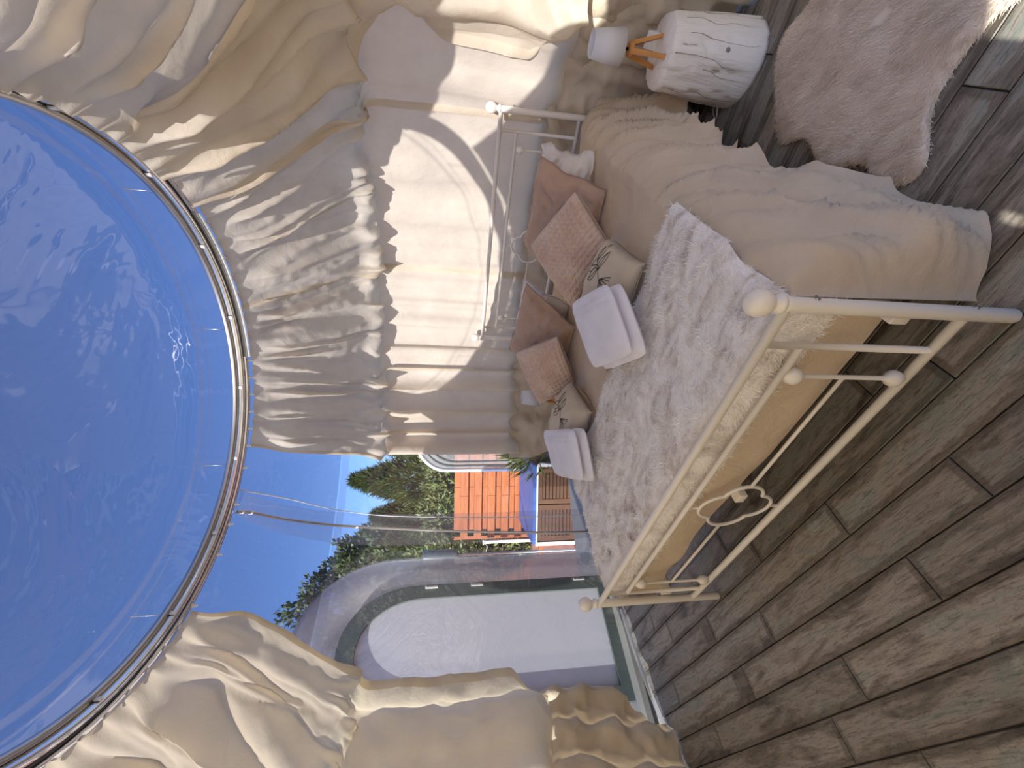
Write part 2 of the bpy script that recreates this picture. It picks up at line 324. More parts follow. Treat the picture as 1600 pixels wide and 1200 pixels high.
# ------------------------------------------------------------------ dome film
prof_full = spline([(1.87, -.02), (1.93, .35), (1.955, .8), (1.95, 1.2), (1.91, 1.6), (1.83, 1.9), (1.66, 2.16), (1.4, 2.36), (1.05, 2.51), (.6, 2.62), (.25, 2.655), (.002, 2.66)], 90)
isplit = int(np.argmin(np.abs(prof_full[:34, 1]-.0)+0)); zs = 2.0
kk = int(np.argmax(prof_full[:, 1] > zs))
obj('wall_round', lathe(prof_full[:kk+1], (CX, CY, 0), 96, False), M['clear'], loc=(CX, CY, 0), kind='structure', label='clear plastic side wall of the dome')
ceil = obj('ceiling', lathe(prof_full[kk:], (CX, CY, 0), 96, False), M['roof'], loc=(CX, CY, 2), kind='structure', label='clear plastic roof of the dome')
def dome_r(z): return float(np.interp(z, prof_full[:64, 1], prof_full[:64, 0]))
def band(z0, z1, off=-.004, n=6, t0=0, t1=360, mat='seam', name='seam_band', par=ceil):
    zz = np.linspace(z0, z1, n); pr = np.array([(dome_r(q)+off, q) for q in zz]); th = np.linspace(t0, t1, 97)
    V = cyl(th[None, :], pr[:, :1], pr[:, 1:]); return obj(name, (V.reshape(-1, 3), gridF(n, 97)), M[mat], par)
band(1.965, 2.01)
lo = prof_full[kk:]; rr_ = lo[:, 0]
def roof_z(r): return float(np.interp(-r, -rr_, lo[:, 1]))
pr = [(r, roof_z(r)-.004) for r in np.linspace(.90, .925, 4)]; obj('seam_ring', lathe(pr, (CX, CY, 0), 96, False), M['seam'], ceil)
pr = [(r, roof_z(r)-.004) for r in np.linspace(.955, .965, 3)]; obj('seam_ring', lathe(pr, (CX, CY, 0), 96, False), M['seam'], ceil)

# ------------------------------------------------------------------ curtain rail ring
RR, RZ = .93, 2.35
rail = empty('curtain_rail', (CX, CY, RZ), label='large round aluminium curtain rail hanging under the clear roof', cat='curtain rail')
def ring_prof(pts, name, mat, n=120):
    pts = np.asarray(pts, float); t_ = np.arange(n)*2*PI/n
    V = np.stack([pts[:, 0, None]*np.cos(t_)+CX, pts[:, 0, None]*np.sin(t_)+CY, np.repeat(pts[:, 1, None], n, 1)], -1)
    return obj(name, (V.reshape(-1, 3), gridF(len(pts), n, True, True)), M[mat], rail)
def rect(r0, r1, z0, z1, c=.004): return [(r0+c, z0), (r1-c, z0), (r1, z0+c), (r1, z1-c), (r1-c, z1), (r0+c, z1), (r0, z1-c), (r0, z0+c)]
ring_prof(rect(.925, .95, RZ-.004, RZ+.05), 'inner_track', 'chrome')
ring_prof(rect(.9505, .9675, RZ+.004, RZ+.04), 'groove', 'groove')
ring_prof(rect(.968, .994, RZ-.008, RZ+.045), 'outer_track', 'chrome')
ring_prof(rect(.902, .9245, RZ+.022, RZ+.045), 'inner_lip', 'alu')
th = np.linspace(27, 74, 80)
V = cyl(th[None, :], np.array([[.964], [.961], [.961], [.964]]), np.array([[RZ-.034], [RZ-.034], [RZ+.004], [RZ+.004]])); obj('perforated_strip', (V.reshape(-1, 3), gridF(4, 80)), M['white'], rail)
VF = []
for i, a in enumerate(np.linspace(27.3, 73.7, 130)):       # dark punched dots standing a hair proud of the strip's inner face
    for k in range(4):
        c = cyl(a+(.18 if k % 2 else 0), .9605, RZ-.031+k*.0095); d_ = cyl(a+(.18 if k % 2 else 0), .9590, RZ-.031+k*.0095); tq = np.array([-math.sin(math.radians(a)), math.cos(math.radians(a)), 0])
        VF.append((np.array([c-tq*.0021, c-np.array([0, 0, .0023]), c+tq*.0021, c+np.array([0, 0, .0023]), d_]), [(0, 1, 4), (1, 2, 4), (2, 3, 4), (3, 0, 4)]))
obj('perforation_studs', join(*VF), M['groove'], rail, smooth=False, kind='stuff')
gl_angles = []
for a0, a1 in ((-38, 104), (150, 268)):
    gl_angles += list(np.arange(a0+1.5, a1, 5.6))
gl_angles += [110.5, 122, 128, 137]
gm = None
for a in gl_angles:
    v, f = join(lathe([(.0035, -.03), (.0055, -.026), (.0055, -.012), (.009, -.010), (.009, -.004), (.003, -.003)], (0, 0, 0), 8))
    if gm is None: gm = mesh('glider', v, f, M['clipw'])
    o = bpy.data.objects.new('glider', gm); COL.objects.link(o); o.parent = rail
    q = cyl(a, .982, RZ-.004); o.location = Vector(q)-rail.location
for a in np.arange(12, 360, 24.):      # rail joints / brackets
    q = cyl(a, .92, RZ+.01); o = obj('rail_clip', join(box(-.004, .004, -.008, .008, -.01, .012, .002)), M['clipw'], rail, local=True); o.location = Vector(q)-rail.location; o.rotation_euler = (0, 0, math.radians(a))
# thin stays from the rail up to the roof
for a in (20, 65, 110, 155, 200, 245, 290, 335):
    obj('hanger', tube([cyl(a, .95, RZ+.045), cyl(a, .95, roof_z(.95)-.002)], .0018, 6), M['alu'], rail)

# arched side pole with its clear sleeve
pole = empty('arched_pole', cyl(121.5, 1.84, 0), label='curved aluminium pole with clear sleeve running from rail to floor', cat='pole')
pp = spline([cyl(124, 1.0, 2.33), cyl(122, 1.15, 2.315), cyl(121.1, 1.4, 2.215), cyl(120.6, 1.64, 2.01), cyl(120.7, 1.79, 1.68), cyl(121.5, 1.84, 1.22), cyl(122.3, 1.84, .74), cyl(122.9, 1.825, .345), cyl(123, 1.81, .01)], 60)
obj('rod', tube(pp, .0085, 10), M['alu'], pole)
def strip_along(tha, thb, rr, name, mat):
    pz = spline([(1.0, 2.34), (1.15, 2.32), (1.4, 2.225), (1.65, 2.015), (1.8, 1.685), (1.85, 1.22), (1.85, .74), (1.835, .345), (1.82, .01)], 60)
    V = np.stack([cyl(tha+(k_), pz[:, 0]+rr, pz[:, 1]) for k_ in np.linspace(0, thb-tha, 4)]); return obj(name, (V.reshape(-1, 3), gridF(4, 60)), M[mat], pole)
strip_along(117.4, 124.3, .012, 'sleeve', 'seam')
obj('sleeve_edge', tube(spline([cyl(117.3, 1.0, 2.34), cyl(115.9, 1.4, 2.225), cyl(116.9, 1.65, 2.01), cyl(117.8, 1.8, 1.685), cyl(118.3, 1.85, 1.22), cyl(118.8, 1.85, .73), cyl(119, 1.82, .01)], 50), .0035, 6), M['clipw'], pole)
for i in (3, 7, 26, 40):
    q = pp[i]; obj('clip', (lambda vf: (vf[0]+q, vf[1]))(lathe([(.003, -.014), (.011, -.01), (.011, .008), (.004, .014)], (0, 0, 0), 8)), M['clipw'], pole)

# ------------------------------------------------------------------ curtains
def curtain(name, label, ta, tb, seed, wall_amp, wall_len, dens=1.0, zbot=.68, roofamp=1.0, edge_shift=None, loose=0, r_wall=1.80, hem=True, group=None, front=0):
    """gathered on the rail, drawn out along the roof, bunched over a cable at the shoulder, hanging down the wall"""
    base = [(.985, 2.322), (1.03, 2.275), (1.15, 2.185), (1.32, 2.06), (1.52, 1.925), (1.68, 1.82), (1.765, 1.775), (r_wall, 1.71), (r_wall+.012, 1.4), (r_wall+.012, 1.1), (r_wall-.01, .9), (r_wall-.02, .78), (r_wall+.012, zbot)]
    base = np.array(base); base[:, 0] -= front
    pr, sm = resample(spline(base, 400), 230)
    nu = int(abs(tb-ta)*2.6)+8; u = np.linspace(0, 1, nu); s = sm
    U, S = np.meshgrid(u, s, indexing='ij'); TH = ta+(tb-ta)*U
    if edge_shift is not None: TH = TH+edge_shift(U, pr[None, :, 1]+0*U, pr[None, :, 0]+0*U)
    W = TH*.0314*1.0+seed*3.1                 # metres along the wall
    z = pr[:, 1][None]+0*U; r = pr[:, 0][None]+0*U
    s_sh = s[int(np.argmin(np.abs(pr[:, 0]-1.74)+np.abs(pr[:, 1]-1.8)))]
    roofw = smooth01((S-.02)/.2)*(1-smooth01((S-s_sh-.02)/.12)); wallw = smooth01((S-s_sh)/.15)
    tg = np.gradient(pr, axis=0); tg /= np.linalg.norm(tg, axis=1)[:, None]; nr, nz = -tg[:, 1]*-1, tg[:, 0]*-1     # inward / downward normal
    nr, nz = tg[:, 1][None], -tg[:, 0][None]
    warp = .35*vn(W*2.1, S*1.6, seed)+.12*vn(W*6, S*4, seed+3)
    A1 = ridge(W/.115*dens+warp*1.6, S*.7, seed+5); A2 = ridge(W/.052*dens+warp*2.2, S*1.4, seed+9)
    pleat = np.cos(2*PI*TH/5.6+seed+1.2*vn(TH*.3, 0*S, seed+2))*np.exp(-S/.10)
    fold = (.046*A1+.020*A2)*roofamp*roofw+.010*pleat
    bw = np.exp(-((S-s_sh+.02)/.085)**2)
    pocket = np.clip(.5+.5*ridge(W/.15*dens+warp, 0*S, seed+21), 0, 1)*.6+.4*np.clip(ridge(W/.06+warp*2, S*3, seed+23), 0, 1)
    bunch = bw*pocket
    wl = wall_len
    B1 = np.sin(2*PI*(W/wl)+2.2*vn(W/wl*.7, S*.25, seed+31)+.5*vn(W*3, S*1.2, seed+33)); B1 = np.sign(B1)*np.abs(B1)**.75
    wa = wall_amp(TH) if callable(wall_amp) else wall_amp
    wf = wallw*(wa*B1*(.75+.35*vn(W*2, S*.8, seed+41))+.006*vn(W*9, S*3, seed+43)+.012*vn(W*2.5, S*4, seed+44))
    wf += loose*wallw*(vn(W*1.7, S*1.3, seed+50)+.5*np.clip(ridge(W*3.2+S*2.4, S*2.6-W*1.2, seed+51), 0, 1)**2+.25*ridge(W*8-S*3, S*7+W*2, seed+52))
    disp = fold+wf+.004*vn(W*22, S*18, seed+60)*roofw
    R_ = r+nr*disp-.06*bunch; Zz = z+nz*disp-.10*bunch
    TH2 = TH+(1.7*roofw*roofamp*vn(W/.11*dens+warp*1.6, S*.7, seed+5)+ 1.3*bw*ridge(W/.09, S*2, seed+71)+wallw*wa*16*np.cos(2*PI*(W/wl)))*1.0
    V = cyl(TH2, R_, Zz); VFs = [(V.reshape(-1, 3), gridF(nu, len(s)))]
    if hem:                                   # turned side hem: a narrow doubled strip along each side edge
        for e_, sg in ((0, 1), (nu-1, -1)):
            ids = [e_+sg*k for k in range(4)]
            H = V[ids].copy(); cc = np.array([CX, CY, 0]); dv = cc-H; dv[..., 2] = 0; dv /= np.linalg.norm(dv, axis=-1)[..., None]
            offs_ = np.array([0, .0035, .0035, .0006])[:, None, None]; H = H+dv*offs_; H[..., 2] -= offs_[..., 0]*.6
            VFs.append((H.reshape(-1, 3), gridF(4, len(s))))
    return obj(name, join(*VFs), M['curtain'], loc=tuple(cyl((ta+tb)/2, 1.6, zbot)), label=label, cat='curtain', group=group)

curtain('curtain', 'long beige curtain at the back wall behind the right half of the headboard', 24, 58.2, 5, .016, .30)
curtain('curtain', 'beige back-wall curtain with deep folds ending at the clear window beside the slatted box', 57.4, 104, 9, lambda T: .014+.048*smooth01((T-68)/14), .17)
curtain('curtain', 'sunlit beige curtain panel above the log table and lamp, hem overlapping its neighbour', -2, 25, 14, .02, .33, edge_shift=lambda U, Z, R: -U*2.0*smooth01((1.0-Z)/.4), front=.03)
# fabric tie
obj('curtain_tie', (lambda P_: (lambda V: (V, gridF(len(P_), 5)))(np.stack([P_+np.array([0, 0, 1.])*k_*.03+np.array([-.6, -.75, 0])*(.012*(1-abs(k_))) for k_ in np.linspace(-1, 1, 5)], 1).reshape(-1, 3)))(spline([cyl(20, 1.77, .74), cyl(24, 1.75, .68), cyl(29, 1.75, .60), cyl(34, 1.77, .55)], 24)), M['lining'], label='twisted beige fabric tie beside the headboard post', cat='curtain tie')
def shiftA(U, Z, R): return U*(4*np.exp(-((Z-1.95)/.12)**2)-6*np.exp(-((Z-1.47)/.10)**2)-8*smooth01((.9-Z)/.2))
curtain('curtain', 'large shaded beige curtain nearest the rug, crossing in front of the sunlit panel', -33, 13.5, 21, .045, .4, dens=.55, roofamp=1.5, edge_shift=shiftA, loose=.03, front=.075)
def shiftE(U, Z, R): return (1-U)*(3.5*smooth01((1.2-R)/.25)+6.5*smooth01((.86-Z)/.2))
curtain('curtain', 'warm backlit beige curtain hanging beside the white arched door', 149.8, 262, 33, .06, .42, dens=.5, roofamp=1.6, edge_shift=shiftE, loose=.03, front=.02)
curtain('curtain', 'beige curtain hanging behind the viewer with bare clear film below its hem', 255, 298, 38, .04, .4, dens=.6, roofamp=1.4)
def skirt(label, ta, tb, seed, amp=.02, ztop=.74, rb=1.835, end=None):
    nu = int(abs(tb-ta)*2)+6; zz = np.linspace(ztop, .004, 60); U, Zg = np.meshgrid(np.linspace(0, 1, nu), zz, indexing='ij'); TH = ta+(tb-ta)*U
    if end: TH = TH+end(U, Zg)
    W = TH*.0314+seed; k = smooth01((ztop-Zg)/.15)
    d = k*(amp*np.sin(2*PI*W/.21+2*vn(W*3, Zg*2, seed))+.035*ridge(W*4+Zg*3, Zg*5-W*2, seed+3)+.016*ridge(W*10-Zg*5, Zg*11+W*4, seed+5))+.006*vn(W*14, Zg*9, seed+8)
    R_ = rb-.02*k+np.clip(-d, -.05, .025)*1.0; V = cyl(TH, R_, Zg)
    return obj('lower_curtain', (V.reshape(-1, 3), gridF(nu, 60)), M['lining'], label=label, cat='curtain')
skirt('shaded beige lower curtain along the wall behind bed and log table', 4, 104.5, 51, end=lambda U, Z: -U*2.5*smooth01((.6-Z)/.3))
skirt('beige lower curtain touching the floor beside the fur rug', -22, 15, 57, .03)
skirt('beige lower curtain behind the viewer', 268, 281, 71, .03)
skirt('crumpled beige lower curtain under the backlit curtain by the door', 154, 268, 63, .035, end=lambda U, Z: (1-U)*7*smooth01((.35-Z)/.3))

# ------------------------------------------------------------------ door and vestibule
D0 = np.array([-2.042, 2.536, 0]); DE = np.array([.68015, .73307, 0]); DN = np.array([.73307, -.68015, 0])
DR = math.atan2(DE[1], DE[0])
def dw(e, z, off=0): e, z = np.broadcast_arrays(np.asarray(e, float), np.asarray(z, float)); return D0+e[..., None]*DE+z[..., None]*np.array([0, 0, 1.])+np.asarray(off)[..., None]*DN
def arch(e0, e1, z0, zs, zt, n=24):
    t_ = np.linspace(0, PI, n); c = (e0+e1)/2; r = (e1-e0)/2
    return np.r_[[(e1, z0)], np.c_[c+r*np.cos(t_), zs+(zt-zs)*np.sin(t_)**.9], [(e0, z0)]]
door = empty('door_1', dw(np.array(.39), np.array(0.))+0, kind='structure', label='arched white door in a grey frame at the end of the clear vestibule')
outer, inner = arch(0, .795, .0, 1.40, 1.925), arch(.087, .705, .085, 1.36, 1.81)
def frame_vf(o_, i_, d0, d1):
    n = len(o_); L = [dw(o_[:, 0], o_[:, 1], d0), dw(i_[:, 0], i_[:, 1], d0), dw(i_[:, 0], i_[:, 1], d1), dw(o_[:, 0], o_[:, 1], d1)]
    V = np.stack(L, 1); return V.reshape(-1, 3), gridF(n, 4, True, True)
obj('door_frame', frame_vf(outer, inner, .03, -.02), M['greyframe'], door, smooth=False)
n = len(inner); V = np.r_[dw(inner[:, 0], inner[:, 1], .004), dw(inner[:, 0], inner[:, 1], -.004)]
obj('door_panel', (V, [tuple(range(n))[::-1], tuple(range(n, 2*n))]+[(i, (i+1) % n, n+(i+1) % n, n+i) for i in range(n)]), M['door_panel'], door, smooth=False)
def dbox(e0, e1, z0, z1, o0, o1, ch=.002):
    v, f = box(e0, e1, o0, o1, z0, z1, ch); return dw(v[:, 0], v[:, 2], v[:, 1]), [tuple(q) for q in f]
for z0 in (1.33, 1.0, .22):
    h = obj('hinge', dbox(.768, .786, z0-.045, z0+.045, .03, .04), M['white'], door, smooth=False)
    for k in (-.028, 0, .028): obj('knuckle', dbox(.772, .784, z0+k-.011, z0+k+.011, .04, .046), M['alu'], h, smooth=False, local=True)
    for c_ in [q for q in COL.objects if q.parent == h]: c_.data.transform(Matrix.Translation(-door.location))
sb = obj('door_sill', dbox(-.5, .9, -.03, .012, .03, .14, .004), M['sill'], door, smooth=False)
# vestibule end wall of grey film with an arched cut-out, and its short tunnel
vest_o, vest_i = arch(-.23, 1.0, -.02, 1.55, 2.25, 36), arch(.0, .795, .0, 1.40, 1.925, 36)
vw = obj('wall_vestibule', frame_vf(vest_o, vest_i, .0, -.004), M['smoke'], smooth=True, kind='structure', label='grey film end wall around the arched door')
nn = len(vest_o); V = np.stack([dw(vest_o[:, 0]+.02*k, vest_o[:, 1]+.012*k, .012+.10*k) for k in np.linspace(0, 1, 5)]); 
obj('tunnel_film', (V.reshape(-1, 3), gridF(5, nn)), M['clear'], vw)
obj('welded_rim', tube(dw(vest_o[:, 0], vest_o[:, 1], .006), .009, 8), M['seam'], vw)
Vb = np.stack([dw(vest_o[:, 0], vest_o[:, 1], 0), dw(vest_o[:, 0]+.03*np.sign(vest_o[:, 0]-.39), vest_o[:, 1]+.02, -1.3)])
obj('outer_tunnel', (Vb.reshape(-1, 3), gridF(2, nn)), M['smoke'], vw)
# floor skirt strip of clear film along the left rim
th = np.linspace(140, 172, 60); V = np.stack([cyl(th, 1.862, .0), cyl(th, 1.85, .03), cyl(th, 1.80, .012)]); obj('trim_1', (V.reshape(-1, 3), gridF(3, 60)), M['seam'], kind='structure', label='clear film skirting along the floor edge')

# ------------------------------------------------------------------ bed frame
bed = empty('bed_frame', BFL, YAW, label='white metal double bed frame with quatrefoil motifs and ball finials', cat='bed')
def bpart(name, VF, par=bed, mat='metal', **k): return obj(name, VF, M[mat], par, local=True, **k)
def quat(c, hw, hh, n=96):
    t_ = np.linspace(0, 2*PI, n, endpoint=False); b_ = (t_+PI/4) % (PI/2)-PI/4; d_, l_ = .46, .54      # four round lobes, cusps on the diagonals
    rr = d_*np.cos(b_)+np.sqrt(np.maximum(l_**2-(d_*np.sin(b_))**2, 0)); return np.stack([c[0]+hw*rr*np.sin(t_), c[1]+0*t_, c[2]+hh*rr*np.cos(t_)], 1)
def panel(q, H, z1, z2, zt, zb, zm, zfin):
    for x in (0, 1.5):
        po = bpart('post', join(lathe([(.0145, 0), (.0165, .006), (.0165, H-.012), (.0165, H)], (x, q, 0), 16)))
        f = bpart('finial', lathe([(.0185, 0), (.021, .004), (.021, .012), (.014, .016), (.012, .021), (.02, .028), (.0275, .04), (.029, .053), (.026, .066), (.017, .077), (.004, .082)], (x, q, H), 18), po)
        for zz in (H-.07, .12):
            s_ = bpart('bolt', join(tube([(x+.0155*(1 if x else -1), q, zz), (x+.021*(1 if x else -1), q, zz)], .006, 10)), po, 'screw')
    bpart('top_rail', tube([(.012, q, z1), (1.488, q, z1)], .0125, 12))
    bpart('second_rail', tube([(.1, q, z2), (1.4, q, z2)], .0085, 10))
    bpart('bottom_rail', tube([(.012, q, zb), (1.488, q, zb)], .012, 12))
    for x in (.1, 1.4): bpart('upright', tube([(x, q, zb), (x, q, z1)], .0085, 10))
    for x in (.187, 1.313):
        L = z2-zb; P_ = [(.0055, .0), (.0055, .008), (.014, .012), (.0205, .025), (.0215, .034), (.0175, .045), (.009, .054), (.0058, .06)]
        pr_ = P_+[(.0058, L*.5)]+[(r, L-z_) for r, z_ in P_[::-1]]
        sp = bpart('beaded_spindle', lathe([(r, z_+zb) for r, z_ in pr_], (x, q, 0), 14))
    hw, hh = .112, .125
    bpart('quatrefoil_motif', tube(quat((.75, q, zm), hw, hh), .0058, 8, closed=True))
    for x0, x1 in ((.187, .75-hw+.003), (.75+hw-.003, 1.313)): bpart('thin_rail', tube([(x0, q, zm), (x1, q, zm)], .0052, 8))
    bpart('motif_stem', tube([(.75, q, z2), (.75, q, zm+hh-.002)], .0052, 8)); bpart('motif_stem', tube([(.75, q, zb), (.75, q, zm-hh+.002)], .0052, 8))
panel(0, .582, .568, .472, 0, .13, .302, 0)
panel(1.97, .985, .983, .888, 0, .545, .717, 0)
for x in (.03, 1.47): bpart('side_rail', box(x-.012, x+.012, .01, 1.96, .24, .285, .003))
bpart('centre_leg', tube([(.86, .35, 0), (.86, .35, .26)], .014, 10)); bpart('centre_rail', box(.74, .78, .02, 1.95, .255, .285, .003))
for k in range(14): bpart('bed_slat', box(.03, 1.47, .12+k*.13, .18+k*.13, .285, .297, .002))

mat_ = box(.035, 1.465, .05, 1.93, .297, .50, .05)
obj('mattress', (bedw(mat_[0]), mat_[1]), M['duvet'], loc=tuple(bedw(np.array([.75, 1., .297]))), label='thick mattress in a beige fitted sheet lying on the bed slats', cat='mattress')

# duvet
def duvet():
    nq, ns = 260, 190
    q = np.linspace(.045, 1.945, nq)
    V = np.zeros((ns, nq, 3))
    for j, qq in enumerate(q):
        zr = np.interp(qq, [.0, .3, .45, .65, .9, 1.1, 1.4, 1.7, 1.95], [.012, .015, .10, .235, .26, .25, .19, .13, .10]); zl = .26
        fl = np.interp(qq, [0, .045, .09, .13, .18, .3, .45, .6, 1.2, 1.6, 1.8, 1.95], [.0, .0, .01, .02, .03, .015, .01, .01, .02, .02, .04, .02])
        pts = np.array([(-.075, zl), (-.07, .40), (-.045, .485), (.01, .525), (.12, .532), (.75, .535), (1.36, .534), (1.46, .522), (1.525, .475), (1.555, .40), (1.575+fl*.4, .27), (1.585+fl, max(.2, zr)), (1.60+fl, zr)])
        if zr > .2: pts = pts[:-1]; pts[-1, 1] = zr
        P_, _ = resample(spline(pts, 260), ns); V[:, j] = np.c_[P_[:, 0], np.full(ns, qq), P_[:, 1]]
    S = np.linspace(0, 1, ns)[:, None]; Q = q[None, :]
    # folds on the hanging right side run down and towards the foot
    p_, z_ = V[..., 0], V[..., 2]; side = smooth01((p_-1.36)/.16); drop = np.clip(.53-z_, 0, .6)
    c_ = Q+drop*1.15
    f = side*(.028*ridge(c_/.20+.4*vn(Q*3, drop*4, 3), drop*1.2, 4)+.044*np.clip(ridge(c_/.13+.8*vn(Q*4, drop*3, 8), drop*1.5, 6), 0, 1)**2.5+.024*np.clip(ridge(c_/.06+.6*vn(Q*7, drop*5, 9), drop*2.5, 7), 0, 1)**2.5)
    f *= .7+.3*smooth01(drop/.3)
    lft = smooth01((-.0-p_)/.06)*.018*ridge(Q/.17, drop*1.5, 12)
    V[..., 0] += f-lft; V[..., 2] += f*.35*(1-smooth01(drop/.12))
    top = (1-side)*(1-smooth01((.03-p_)/.05))
    V[..., 2] += top*(.010*vn(p_*3, Q*3, 20)+.006*ridge(p_*5+Q*2, Q*6-p_*4, 22))+.0025*ridge(p_*9+Q*12, Q*5, 24)
    endr = np.exp(-(Q-.045)/.03); V[..., 2] -= top*endr*.03
    endh = np.exp(-(1.945-Q)/.05); V[..., 2] -= (top+side*.5)*endh*.05
    head = np.exp(-((Q-1.8)/.22)**2)*smooth01((p_-1.3)/.2); V[..., 0] += head*.03; V[..., 2] += head*(1-smooth01(drop/.15))*.03
    V[..., 0] -= side*(V[..., 0]-1.495)*np.exp(-((Q-.045)/.05)**2)
    V[..., 1] += drop*side*.05*np.exp(-(Q-.045)/.12)
    V[..., 2] = np.maximum(V[..., 2], .006)
    A = (V.reshape(-1, 3), gridF(ns, nq))
    pe = np.linspace(.0, 1.47, 90); zz = np.linspace(0, 1, 22)
    Pg, Zg = np.meshgrid(pe, zz, indexing='ij'); zb_ = .285+.02*vn(Pg*4, 0*Pg, 30)
    Zf = .508-(.508-zb_)*Zg; Qf = .043-.012*np.sin(Zg*PI)*.8+.012*vn(Pg*6, Zg*2, 31)*Zg
    B = (np.stack([Pg, Qf, Zf], -1).reshape(-1, 3), gridF(90, 22)[:, ::-1])
    v, f_ = join(A, B); return bedw(v), f_
obj('duvet', duvet(), M['duvet'], label='rumpled plain beige duvet draped over the bed down to the floor', cat='duvet')

# ------------------------------------------------------------------ fur helper
def strands(V, F, n, length, width, flow, seed, lift=.6, minnz=-1., curl=.35):
    """n tapered hairs rooted on a mesh: two-segment ribbons"""
    rng = np.random.default_rng(seed); V = np.asarray(V); T = []
    for f in F:
        f = list(f); T.append((f[0], f[1], f[2]))
        if len(f) == 4: T.append((f[0], f[2], f[3]))
    T = np.array(T); a, b, c = V[T[:, 0]], V[T[:, 1]], V[T[:, 2]]; cr_ = np.cross(b-a, c-a); ar = np.linalg.norm(cr_, axis=1)
    nr_ = cr_/(ar[:, None]+1e-12); flip = np.where(nr_[:, 2] < -.2, -1, 1); nr_ = nr_*flip[:, None]
    ar = np.where(nr_[:, 2] < minnz, 0, ar)
    k = rng.choice(len(T), n, p=ar/ar.sum()); u, v = rng.random(n), rng.random(n); s_ = u+v > 1; u[s_], v[s_] = 1-u[s_], 1-v[s_]
    P = a[k]+u[:, None]*(b[k]-a[k])+v[:, None]*(c[k]-a[k]); N = nr_[k]
    fl = flow(P); fl = fl-N*np.sum(fl*N, 1)[:, None]; fl += rng.normal(0, curl, (n, 3)); D1 = N*lift+fl*.6; D1 /= np.linalg.norm(D1, axis=1)[:, None]
    D2 = N*lift*.2+fl+rng.normal(0, curl*.6, (n, 3)); D2 /= np.linalg.norm(D2, axis=1)[:, None]
    L = length*(.6+.7*rng.random(n))[:, None]; sd_ = np.cross(D2, N+rng.normal(0, .25, (n, 3))); sd_ /= np.linalg.norm(sd_, axis=1)[:, None]; sd_ *= width
    P1 = P+D1*L*.5; P2 = P1+D2*L*.5
    VV = np.stack([P-sd_*.5, P+sd_*.5, P1+sd_*.4, P1-sd_*.4, P2], 1).reshape(-1, 3); i = np.arange(n)*5
    FF = [x for j in i for x in ((j, j+1, j+2, j+3), (j+3, j+2, j+4))]
    return VV, FF

# throw over the foot of the bed
def throw_surface():
    nu, nv = 110, 70
    u = np.linspace(0, 1, nu); v = np.linspace(0, 1, nv); U, Vv = np.meshgrid(u, v, indexing='ij')
    path = np.array([(.030, .425), (.026, .49), (.04, .540), (.09, .557), (.3, .560), (.62, .560), (.645, .556)]); pq, _ = resample(spline(path, 200), nv)
    P = -.045+1.53*U; edge = np.minimum.reduce([U*1.53, (1-U)*1.53]); 
    Q = pq[:, 0][None]+0*U; Zt = pq[:, 1][None]+0*U
    headw = smooth01((Vv-.6)/.4); Q = Q+headw*(.02*vn(U*6, 0*U, 71)+.03*np.sin(U*9)*.4)
    fw = 1-smooth01(Vv/.12); Zt = Zt+fw*.018*vn(U*9, 0*U, 77)
    lo = smooth01((.06-P)/.12); Zt -= lo*.09*(1-fw); P = P-lo*.03
    P = P-smooth01((U-.97)/.03)*.0+(.014*vn(Q*9, 0*Q, 74))*(smooth01((U-.9)/.1)+smooth01((.1-U)/.1))
    Zt += .012*vn(P*4, Q*5, 72)+.006*vn(P*11, Q*11, 73)
    bd = np.minimum(edge, np.minimum(Vv, 1-Vv)*.8); Zt -= .022*np.exp(-bd/.012)*(1-fw)
    return bedw(np.stack([P, Q, Zt], -1).reshape(-1, 3)), gridF(nu, nv)
tv, tf = throw_surface()
thr = empty('fur_throw', bedw(np.array([.75, .32, .54])), YAW, label='white and grey-brown streaked faux-fur throw over the foot of the bed', cat='throw')
obj('backing', (tv, tf), M['throw'], thr)
def flow_t(P):
    a_ = 2.5*fbm(P[:, 0]*4, P[:, 1]*4, 91, 2)*PI; d = np.stack([np.cos(a_), np.sin(a_), 0*a_], 1); return d*.8+np.array([-.5, -.6, -.15])
obj('fur', strands(tv, tf.tolist(), 60000, .021, .0020, flow_t, 5, lift=.3), M['throw'], thr, smooth=False, kind='stuff')

